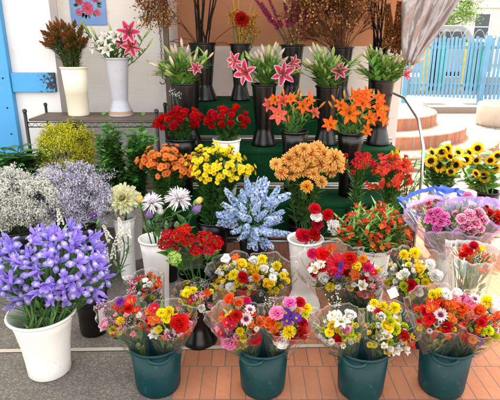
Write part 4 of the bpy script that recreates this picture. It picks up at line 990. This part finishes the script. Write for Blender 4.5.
# ---- rack vases
v, m = tier(75.5, 3.62, 1.021, 67, .095, 'cream ribbed vase of leucadendron on the wire rack', 'straight', M_CREAMV)
bunch(['protea'], 'leucadendron', 'rust and green leucadendron stem in the cream vase', 'leucadendron', m, .07, (38,22,97,66), 3.62, 52, .1, rg, (24,.05,.011,C(62,84,42),.2,1,.2), 'leucadendron stems in the cream vase', .028, zmin=-.15, sr=.003, sc=C(84,80,44), shell_=(.5,1))
v, m = tier(118, 3.62, 1.021, 58, .088, 'grey waisted vase with a tan band on the wire rack', 'waist', M_GREYV, None)
mb = MB(); mb.lathe([(.0895,.013),(.0835,.036)], n=40); part('band', mb, M_TAN, v, True)
for kind, x, y, s, dx, lb in (('lily_pink',129,33,24,.2,'upper pink lily in the grey vase on the rack'),('lily_pink',131,46,22,.3,'lower pink lily in the grey vase on the rack'),('lily_pink',121,42,16,-.2,'pink lily half hidden behind the lower one on the rack'),
    ('lily_white',97,47,20,-.5,'white lily drooping at the edge of the grey vase'),('lily_white',108,50,18,-.2,'white lily just above the grey vase rim'),('lily_white',104,38,15,-.3,'small white lily above the drooping one'),('lily_white',116,36,15,0,'white lily between the white and pink blooms')):
    flower('lily', lb, 'lily', None, rndmouth(m,.05,rg), [(kind, at(x,y,3.55-rg.random()*.05), V((dx,-1,.25)), s*mpp(3.6,1.5))], rg, (7,.085,.026,C(86,126,66),.3,.92,.5), sr=.0034)
for x, y, dx in ((90,28,-.5),(97,32,-.3),(109,38,-.2),(86,25,-.6),(143,33,.6),(147,42,.9),(136,24,.3),(112,30,0)):
    flower('lily_bud_stem', 'pale lily bud in the grey vase on the rack', 'lily', 'lily buds in the grey vase', rndmouth(m,.05,rg), [('bud', at(x,y+6,3.58), V((dx,-.2,1)), .085)], rg, (8,.085,.022,C(98,140,66),.3,.97,.4), sr=.003, bloom='bud')
# ---- hanging dry bunch and chain
t = thing('hanging_dry_bunch', (xat(157,3.7,2),3.7,2.39), 'brown dry flower bunch hanging at the corner of the stall', 'dry flowers')
mb = MB(); 
for q in range(26):
    a = rg.random()*6.28; e = V((math.cos(a)*rg.uniform(.02,.09), math.sin(a)*.06, -rg.uniform(.45,.72))); mb.tube([(0,0,0), e*.5+V((e.x*.1,0,0)), e], .003, C(84,56,36), 4, 0, False)
    ob('dry_sprig', rg.choice(K['dry_sprig']), t, place(e*.85, V((e.x*2,e.y*2,-.6)), .16, rg.random()*6))
part('stems', mb, M_DRY, t, True)
mb = MB(); mb.lathe([(.028,-.03),(.034,0),(.03,.01)], n=10); part('binding', mb, M_CHAIN, t, True)
t = thing('hook_chain', (xat(160,3.75,1.6),3.75,2.4), 'thin dark chain with a hook hanging beside the corner post', 'chain')
for i in range(44):
    mb = MB(); Mx = Matrix.Translation((.004*math.sin(i*.4),0,-.03-i*.024)) @ Matrix.Rotation(R(90)*(i % 2),4,'Z')
    mb.tube([Mx@V((.006*math.cos(a),0,.014*math.sin(a))) for a in [k*math.pi/4 for k in range(9)]], .002, n=4, cap=False); part('link', mb, M_CHAIN, t, True)
mb = MB(); mb.tube([V((0,0,-1.08-.0)), V((0,0,-1.12))]+[V((.022*math.sin(a)-.0,0,-1.142+.022*math.cos(a))) for a in [k*.5 for k in range(10)]], .0035, n=5); part('hook', mb, M_CHAIN, t, True)

# ================================================================ wrapped bouquets
GREENS = [C(62,104,48), C(96,130,70), C(120,150,96), C(70,92,50), C(132,140,96), C(110,96,60)]
def bouquet(B, tx, ty, Y, Rpx, label, group, spots, fill, nfill, seed, fm=M_FILM, stripe=None, open_=1.16, flat_=.72, fd=(.028,.044), tall_=.34, crest=.08):
    rg = random.Random(seed); T = at(tx, ty, Y); k = mpp(Y, T.z); Rm = Rpx*k; B = V(B)
    t = thing('wrapped_bouquet', B, label, 'bouquet', group)
    a = (T-B).normalized(); a2 = (a+V((0,-.55,.12))).normalized()
    ex = V((1,0,0)); ex = (ex-a2*ex.dot(a2)).normalized(); ey = a2.cross(ex)
    Q = T-a2*Rm*.22; done = []
    sb = MB()
    def put(kind, p, dia):
        nm = 'flower_spike' if kind == 'purple_spike' else PART.get(kind.split('_')[0], 'flower')
        d = ((p-(B+(T-B)*.45)).normalized()+V((0,-.35,.05))).normalized()
        head(kind, nm, t, p-B, d, dia, rg); done.append((p, dia))
        sb.tube(bez(V((rg.uniform(-.01,.01),rg.uniform(-.01,.01),0)), p-B-d*dia*.2, d, 5), .0018, rg.choice(GREENS[:2]), 4, 0, False)
    for kind, px, py, s in spots:
        rho = min(1, math.hypot(px-tx, py-ty)/(Rpx*1.05)); p = at(px, py, Y-Rm*.38*math.sqrt(1-rho*rho)); put(kind, p, s*k*1.13)
    tr = 0; n0 = 0
    nfill = int(nfill*5)
    while n0 < nfill and tr < nfill*40:
        tr += 1; an = rg.random()*6.28; r = math.sqrt(rg.random())*.95; dia = rg.uniform(*fd)
        p = Q+(ex*math.cos(an)+ey*math.sin(an)*flat_)*r*Rm+a2*Rm*(.42*(1-r*r)-rg.uniform(0,.12))
        if math.sin(an) < .1: p -= a*(rg.random()*.4*Rm*r)
        if any((p-q).length < (dia+d2)*.3 for q, d2 in done): continue
        put(rg.choice(fill), p, dia); n0 += 1
    fo = MB()
    for q in range(230):
        an = rg.random()*6.28; r = rg.random()**.6; u = rg.uniform(.25,1.0)
        c = (B.lerp(Q, u)-B)+(ex*math.cos(an)+ey*math.sin(an)*flat_)*Rm*r*u*.9
        d = a+(ex*math.cos(an)+ey*math.sin(an))*.6*r+V((rg.uniform(-.3,.3),rg.uniform(-.3,.3),rg.uniform(-.2,.3)))
        leaf_at(fo, c, d, rg.uniform(.035,.085), rg.uniform(.007,.024), rg.choice(GREENS), rg, rg.uniform(0,.6), 3)
    part('stems', sb, M_LEAF, t, True); part('foliage', fo, M_LEAF, t, True)
    # the clear sleeve: a wrinkled cone with a crest at the back and two soft corners
    NU, NV = 72, 34; rows = []; L = (T-B).length; ph = rg.random()*6
    amp = [rg.uniform(.4,1) for _ in range(NU)]
    for i in range(NV+1):
        v = i/NV; row = []
        for j in range(NU):
            u = 2*math.pi*j/NU; back = max(0, math.sin(u))**.6
            ext = 1+tall_*Rm/L*(.7+crest*7*back+1.25*abs(math.cos(u))**7+.15*math.sin(3*u+ph)+.06*math.sin(7*u+ph*2))
            vv = v*ext; r = .014+(Rm*open_-.014)*min(1.2, vv)**.95
            r *= 1+v*(.05*math.sin(7*u+ph+2*v)+.04*math.sin(15*u-ph+4*v)+.07*(amp[j]-.7))
            cpos = (Q-B)*vv; e1 = ex; e2 = ey
            row.append(cpos+e1*math.cos(u)*r+e2*math.sin(u)*r*flat_)
        rows.append(row)
    edge_glint = [[(.9,)*3 if i >= NV else ((.35,)*3 if j in (0, NU//2) else (0,0,0)) for j in range(NU)] for i in range(NV+1)]  # rim and side lines painted whiter, standing in for light caught by the film
    if stripe:
        mb = MB(); mb.grid(rows[:-2], edge_glint[:-2], 0, True); part('wrapper', mb, fm, t, True)
        mb = MB(); mb.grid(rows[-3:], (.3,.3,.3), 0, True); part('wrapper_border', mb, stripe, t, True)
    else:
        mb = MB(); mb.grid(rows, edge_glint, 0, True); part('wrapper', mb, fm, t, True)
    return t
FG = 'wrapped mixed bouquets in the green buckets'
Y1, Y2 = 1.91, 2.26
b1 = bucket(157, Y1, label='dark green bucket on the asphalt nearest the irises', yaw=18)
b2 = bucket(263, Y1-.01, label='dark green bucket centred in front of the white waisted vase', yaw=-25)
b3 = bucket(362, Y1-.03, label='dark green bucket holding the pale lily bouquets', yaw=-30)
b4 = bucket(444, Y1-.01, .24, .118, 'dark green bucket holding the large orange bouquets', -25)
b5 = bucket(252, Y2+.05, label='dark green bucket behind the central one')
b6 = bucket(352, Y2+.05, label='dark green bucket behind the pale lily bouquets')
b7 = bucket(420, Y2+.02, label='dark green bucket behind the large orange bouquets')
def inb(b, dx, dy=0): return V(b.location)+V((dx,dy,.09))
MIX = ['alst_orange','alst_red','carn_red','pomp_yellow','statice_plum','daisy_white','rose_pink','baby','alst_pink']
PALE = ['pomp_lime','alst_white','daisy_white','alst_yellow','baby','rose_white','pomp_yellow']
HOT = ['alst_orange','alst_red','bicolor','rose_orange','carn_scarlet','alst_coral','pomp_orange','pomp_yellow']
# back row first
bouquet(inb(b1,-.02,.12)-V((0,-.12,0)), 145, 284, 2.14, 16, 'small mauve and red bouquet behind the ones nearest the irises', FG, [('statice_plum',138,288,11),('rose_white',149,287,8),('alst_red',158,285,10),('daisy_white',145,280,7)], MIX, 8, 21)
bouquet(V((xat(199,2.24,.3),2.24,.20)), 197, 298, 2.06, 19, 'bouquet with yellow and pink flowers in front of the black waisted vase', FG, [('pomp_yellow',186,293,9),('pomp_yellow',193,290,8),('gerb_mag',190,300,8),('statice_plum',198,297,12),('rose_white',202,307,9),('alst_red',206,294,8)], ['alst_pink','statice_plum','pomp_yellow','baby'], 8, 22)
bouquet(inb(b5,-.03), 237, 274, 2.24, 22, 'bouquet of yellow white and red flowers leaning toward the hydrangea', FG, [('pomp_yellow',233,274,10),('rose_white',227,262,11),('pomp_yellow',240,280,10),('rose_yellow',241,265,12),('carn_red',243,277,11),('carn_white',230,287,11),('rose_yellow',248,268,10),('alst_orange',236,259,9),('carn_scarlet',243,291,12)], ['pomp_yellow','rose_white','alst_yellow','rose_yellow','baby'], 8, 23)
bouquet(inb(b5,.05), 268, 275, 2.24, 22, 'bouquet of yellow and white flowers beside the white waisted vase', FG, [('pomp_yellow',262,258,10),('pomp_yellow',277,265,10),('pomp_orange',256,277,10),('rose_yellow',269,286,13),('rose_white',254,262,10),('daisy_white',273,277,10),('pomp_yellow',283,275,8),('carn_mag',253,291,10),('rose_white',264,270,10)], ['pomp_yellow','rose_white','alst_yellow','rose_yellow','baby'], 8, 24)
bouquet(inb(b6,-.05), 331, 268, 2.24, 27, 'bouquet with a spiky red flower and purple spikes below the carnations', FG, [('gerb_red',338,263,24),('carn_scarlet',322,253,13),('carn_mag',312,253,11),('daisy_white',321,263,12),('alst_white',318,271,13),('rose_white',326,281,14),('purple_spike',338,276,16),('purple_spike',341,267,13),('pomp_yellow',330,287,10),('gerb_mag',331,273,10),('carn_red',322,268,9),('alst_red',331,250,12)], MIX, 8, 25)
bouquet(inb(b6,.06), 362, 274, 2.22, 23, 'bouquet with yellow and cerise flowers below the red alstroemeria', FG, [('carn_red',350,258,14),('rose_yellow',357,268,11),('carn_mag',368,267,12),('alst_orange',355,276,12),('alst_white',362,286,12),('pomp_orange',363,258,9),('gerb_mag',374,272,9)], MIX, 9, 26)
bouquet(inb(b7,-.03), 411, 274, 2.2, 27, 'bouquet of yellow white and red flowers behind the orange ones', FG, [('pomp_yellow',404,254,10),('pomp_yellow',415,252,11),('carn_red',411,285,13),('pomp_lime',404,286,10),('pomp_lime',411,295,10),('rose_white',405,275,11),('rose_yellow',419,271,12),('carn_white',430,264,12),('carn_white',436,275,14),('pomp_yellow',426,282,10),('carn_white',419,292,10),('daisy_white',400,276,9)], PALE, 8, 27)
bouquet(inb(b4,.09,.03), 473, 254, 2.1, 19, 'slim bouquet of scarlet and yellow flowers leaning on the white vase', FG, [('carn_scarlet',468,250,11),('carn_red',474,246,10),('alst_orange',471,256,10),('rose_yellow',480,250,9),('carn_scarlet',463,254,9),('baby',476,262,14),('baby',471,268,14)], ['alst_red','baby','alst_orange'], 5, 28, open_=1.25)
# front row
bouquet(inb(b1,-.05), 122, 316, 1.87, 20, 'bouquet with purple pink and yellow flowers beside the irises', FG, [('carn_purple',120,301,10),('alst_red',131,303,14),('carn_red',128,308,9),('statice_plum',109,312,14),('rose_pink',107,325,13),('pomp_yellow',120,321,9),('pomp_yellow',112,330,9),('pomp_yellow',119,331,9),('alst_red',137,312,10),('statice_plum',133,295,10),('daisy_white',139,315,7)], ['statice_plum','alst_red','baby','alst_pink'], 7, 31)
bouquet(inb(b1,.05), 169, 321, 1.86, 21, 'bouquet with a big red carnation and orange alstroemeria', FG, [('carn_red',180,322,20),('gerb_mag',154,307,12),('pomp_yellow',161,312,11),('pomp_yellow',169,311,10),('pomp_yellow',166,318,10),('alst_orange',155,321,16),('alst_white',158,335,15),('bicolor',178,331,13),('alst_orange',150,314,10),('carn_red',149,320,8),('statice_plum',171,338,12),('alst_red',185,333,9)], MIX, 7, 32)
bouquet(inb(b2,-.05), 237, 322, 1.86, 23, 'bouquet with a blush carnation and cerise gerberas', FG, [('carn_pink',229,340,19),('gerb_mag',231,325,11),('gerb_mag',220,332,10),('gerb_mag',226,322,10),('carn_red',236,315,13),('bicolor',246,318,14),('bicolor',250,309,12),('carn_scarlet',254,337,16),('pomp_yellow',240,331,9),('pomp_yellow',243,338,9),('pomp_lime',237,345,9),('pomp_yellow',243,345,9),('rose_orange',231,301,12),('rose_orange',239,304,10),('carn_mag',247,300,9),('alst_orange',250,326,11)], MIX, 6, 33)
bouquet(inb(b2,.05), 288, 321, 1.86, 23, 'bouquet with purple asters and a white carnation', FG, [('aster',286,312,11),('aster',297,317,12),('aster',287,320,11),('carn_pink',277,312,15),('carn_hot',290,302,12),('carn_red',300,302,12),('rose_orange',263,325,14),('rose_orange',271,324,14),('carn_white',282,339,16),('pomp_yellow',290,331,14),('carn_dred',303,333,13),('carn_red',303,323,12),('pomp_yellow',307,308,10),('alst_orange',275,332,11),('pomp_lime',306,314,8),('carn_red',277,337,10),('baby',271,308,12)], MIX, 5, 34)
bouquet(inb(b3,-.05), 339, 328, 1.86, 20, 'pale bouquet with white lilies and lime pompons', FG, [('lily_white',341,321,21),('alst_white',333,317,12),('rose_white',349,318,13),('rose_yellow',333,327,11),('rose_pink',346,331,12),('carn_red',338,340,11),('pomp_lime',345,337,9),('pomp_lime',350,331,10),('pomp_lime',342,331,8),('pomp_yellow',329,332,10),('baby',336,308,16)], PALE, 6, 35, tall_=.5)
bouquet(inb(b3,.06), 390, 329, 1.85, 24, 'yellow and white bouquet with a white tag', FG, [('pomp_yellow',374,302,9),('pomp_yellow',395,307,11),('carn_red',379,311,9),('daisy_white',371,308,9),('pomp_lime',388,314,9),('pomp_lime',391,321,10),('rose_yellow',387,327,15),('pomp_lime',396,329,11),('alst_white',386,338,12),('alst_white',394,349,16),('alst_yellow',386,350,13),('carn_dred',404,335,12),('alst_red',408,345,11),('rose_white',381,318,10),('pomp_yellow',383,306,9),('alst_white',404,349,12)], PALE, 7, 36, tall_=.45)
bouquet(inb(b4,-.05), 442, 312, 1.85, 27, 'large orange and red bouquet with burgundy daisies', FG, [('carn_scarlet',464,331,20),('alst_red',432,309,14),('bicolor',441,314,15),('carn_scarlet',430,318,12),('rose_orange',460,311,14),('alst_orange',450,308,13),('rose_white',446,297,13),('rose_white',456,294,11),('pomp_yellow',433,294,10),('pomp_yellow',440,292,10),('alst_orange',449,320,12),('carn_scarlet',447,327,13),('alst_pink',454,301,11),('rose_orange',437,302,11),('carn_red',425,311,9)], HOT, 8, 37)
bouquet(inb(b4,.05), 483, 318, 1.85, 27, 'large bouquet with a purple aster and lime pompons beside the orange one', FG, [('aster',480,340,14),('pomp_lime',483,331,11),('pomp_lime',490,330,11),('pomp_lime',488,341,10),('pomp_yellow',487,301,11),('rose_white',493,310,16),('carn_pink',470,302,13),('alst_pink',471,318,12),('rose_orange',478,312,13),('carn_red',482,322,10),('alst_orange',468,310,11),('bicolor',475,298,12),('pomp_lime',495,337,10),('carn_hot',463,297,9)], HOT, 8, 38)
# tag on the yellow and white bouquet
mb = MB(); mb.box((-.02,-.001,-.03),(.02,.001,.03)); o = ob('price_tag', mb.mesh('price_tag', [M_CARD], False), None, Matrix.Translation(at(393,293,1.86)) @ Matrix.Rotation(R(-28),4,'Y') @ Matrix.Rotation(R(18),4,'X'))
tag(o, 'blank white tag sticking out of the yellow and white bouquet', 'tag')
# sleeves of carnations in the white vase on the right
v = vase((xat(447,2.46,.2),2.46,.004), .5, .088, 'waist', M_WHITEV, 'white vase under the lilac wrapped carnations'); m = mouth(v,.5)
WG = 'lilac wrapped carnations in the white vase'
bouquet(m+V((.0,.03,-.12)), 466, 206, 2.60, 26, 'wrapped white carnations with a blue banded border', WG, [('carn_white',455,204,13),('carn_white',465,201,13),('carn_white',474,206,13),('carn_white',461,211,12),('carn_pink',468,196,11)], ['carn_white','alst_pink','carn_blush'], 5, 41, M_FILMP, M_RIBBON, 1.12)
bouquet(m+V((-.03,.02,-.12)), 432, 203, 2.58, 20, 'wrapped scarlet carnations with a blue border behind the magenta ones', WG, [('carn_scarlet',427,204,12),('carn_red',436,202,11),('carn_scarlet',446,202,10),('carn_red',419,206,9)], ['carn_scarlet','alst_red'], 3, 42, M_FILM, M_RIBBON, 1.25)
bouquet(m+V((-.03,-.03,-.12)), 438, 217, 2.42, 23, 'wrapped magenta carnations with a lilac border', WG, [('carn_hot',431,213,10),('carn_hot',438,211,11),('carn_hot',445,215,10),('carn_hot',434,220,10),('carn_hot',441,221,11),('carn_hot',447,222,9),('carn_hot',428,219,8),('carn_hot',437,228,9)], ['baby'], 3, 43, M_FILMP, M_PURPLEF, 1.15)
bouquet(m+V((.04,-.03,-.12)), 472, 219, 2.4, 25, 'wrapped pink carnations with pale edges and a purple border', WG, [('carn_blush',462,218,12),('carn_blush',470,214,12),('carn_blush',479,213,12),('carn_blush',467,225,12),('carn_blush',476,222,12),('carn_blush',484,219,11),('carn_blush',472,231,11),('carn_blush',481,228,10),('carn_blush',462,228,9)], ['carn_blush'], 2, 44, M_FILMP, M_PURPLEF, 1.15)
bouquet(m+V((.06,.0,-.12)), 497, 214, 2.45, 18, 'wrapped red carnations with a purple border at the picture edge', WG, [('carn_red',493,222,11),('carn_scarlet',499,215,11),('carn_red',490,212,9)], ['carn_red'], 3, 45, M_FILMP, M_PURPLEF, 1.2)

# ================================================================ light
SUN_EL, SUN_AZ = R(56), R(2)      # the sun stands behind the stall: its wall throws the shade the flowers stand in
w = bpy.data.worlds.new('World'); sc.world = w; w.use_nodes = True
nt = w.node_tree; nt.nodes.clear()
out = nt.nodes.new('ShaderNodeOutputWorld'); bg = nt.nodes.new('ShaderNodeBackground'); sky = nt.nodes.new('ShaderNodeTexSky')
sky.sky_type = 'NISHITA'; sky.sun_disc = False; sky.sun_elevation = SUN_EL; sky.sun_rotation = SUN_AZ; sky.dust_density = 3; sky.air_density = 1; sky.ozone_density = 1
hs = nt.nodes.new('ShaderNodeHueSaturation'); hs.inputs['Saturation'].default_value = .2
nt.links.new(sky.outputs[0], hs.inputs['Color']); wm = nt.nodes.new('ShaderNodeMix'); wm.data_type = 'RGBA'; wm.blend_type = 'MULTIPLY'; wm.inputs[0].default_value = 1; wm.inputs[7].default_value = (1,.965,.91,1)
nt.links.new(hs.outputs[0], wm.inputs[6]); nt.links.new(wm.outputs[2], bg.inputs[0]); nt.links.new(bg.outputs[0], out.inputs[0])
bg.inputs[1].default_value = .15
L = bpy.data.lights.new('sun', 'SUN'); L.energy = 2.0; L.angle = R(.5); L.color = (1,.95,.88)
so = bpy.data.objects.new('sun', L); col.objects.link(so)
sd = V((math.sin(SUN_AZ)*math.cos(SUN_EL), math.cos(SUN_AZ)*math.cos(SUN_EL), math.sin(SUN_EL)))   # towards the sun
so.rotation_euler = sd.to_track_quat('Z', 'Y').to_euler()
vs = sc.view_settings; vs.view_transform = 'Standard'; vs.look = 'None'; vs.gamma = 1; vs.use_curve_mapping = False; vs.exposure = 2.72
sc.render.engine = 'CYCLES'
sc.cycles.transparent_max_bounces = 32; sc.cycles.max_bounces = 7; sc.cycles.diffuse_bounces = 3; sc.cycles.use_denoising = True
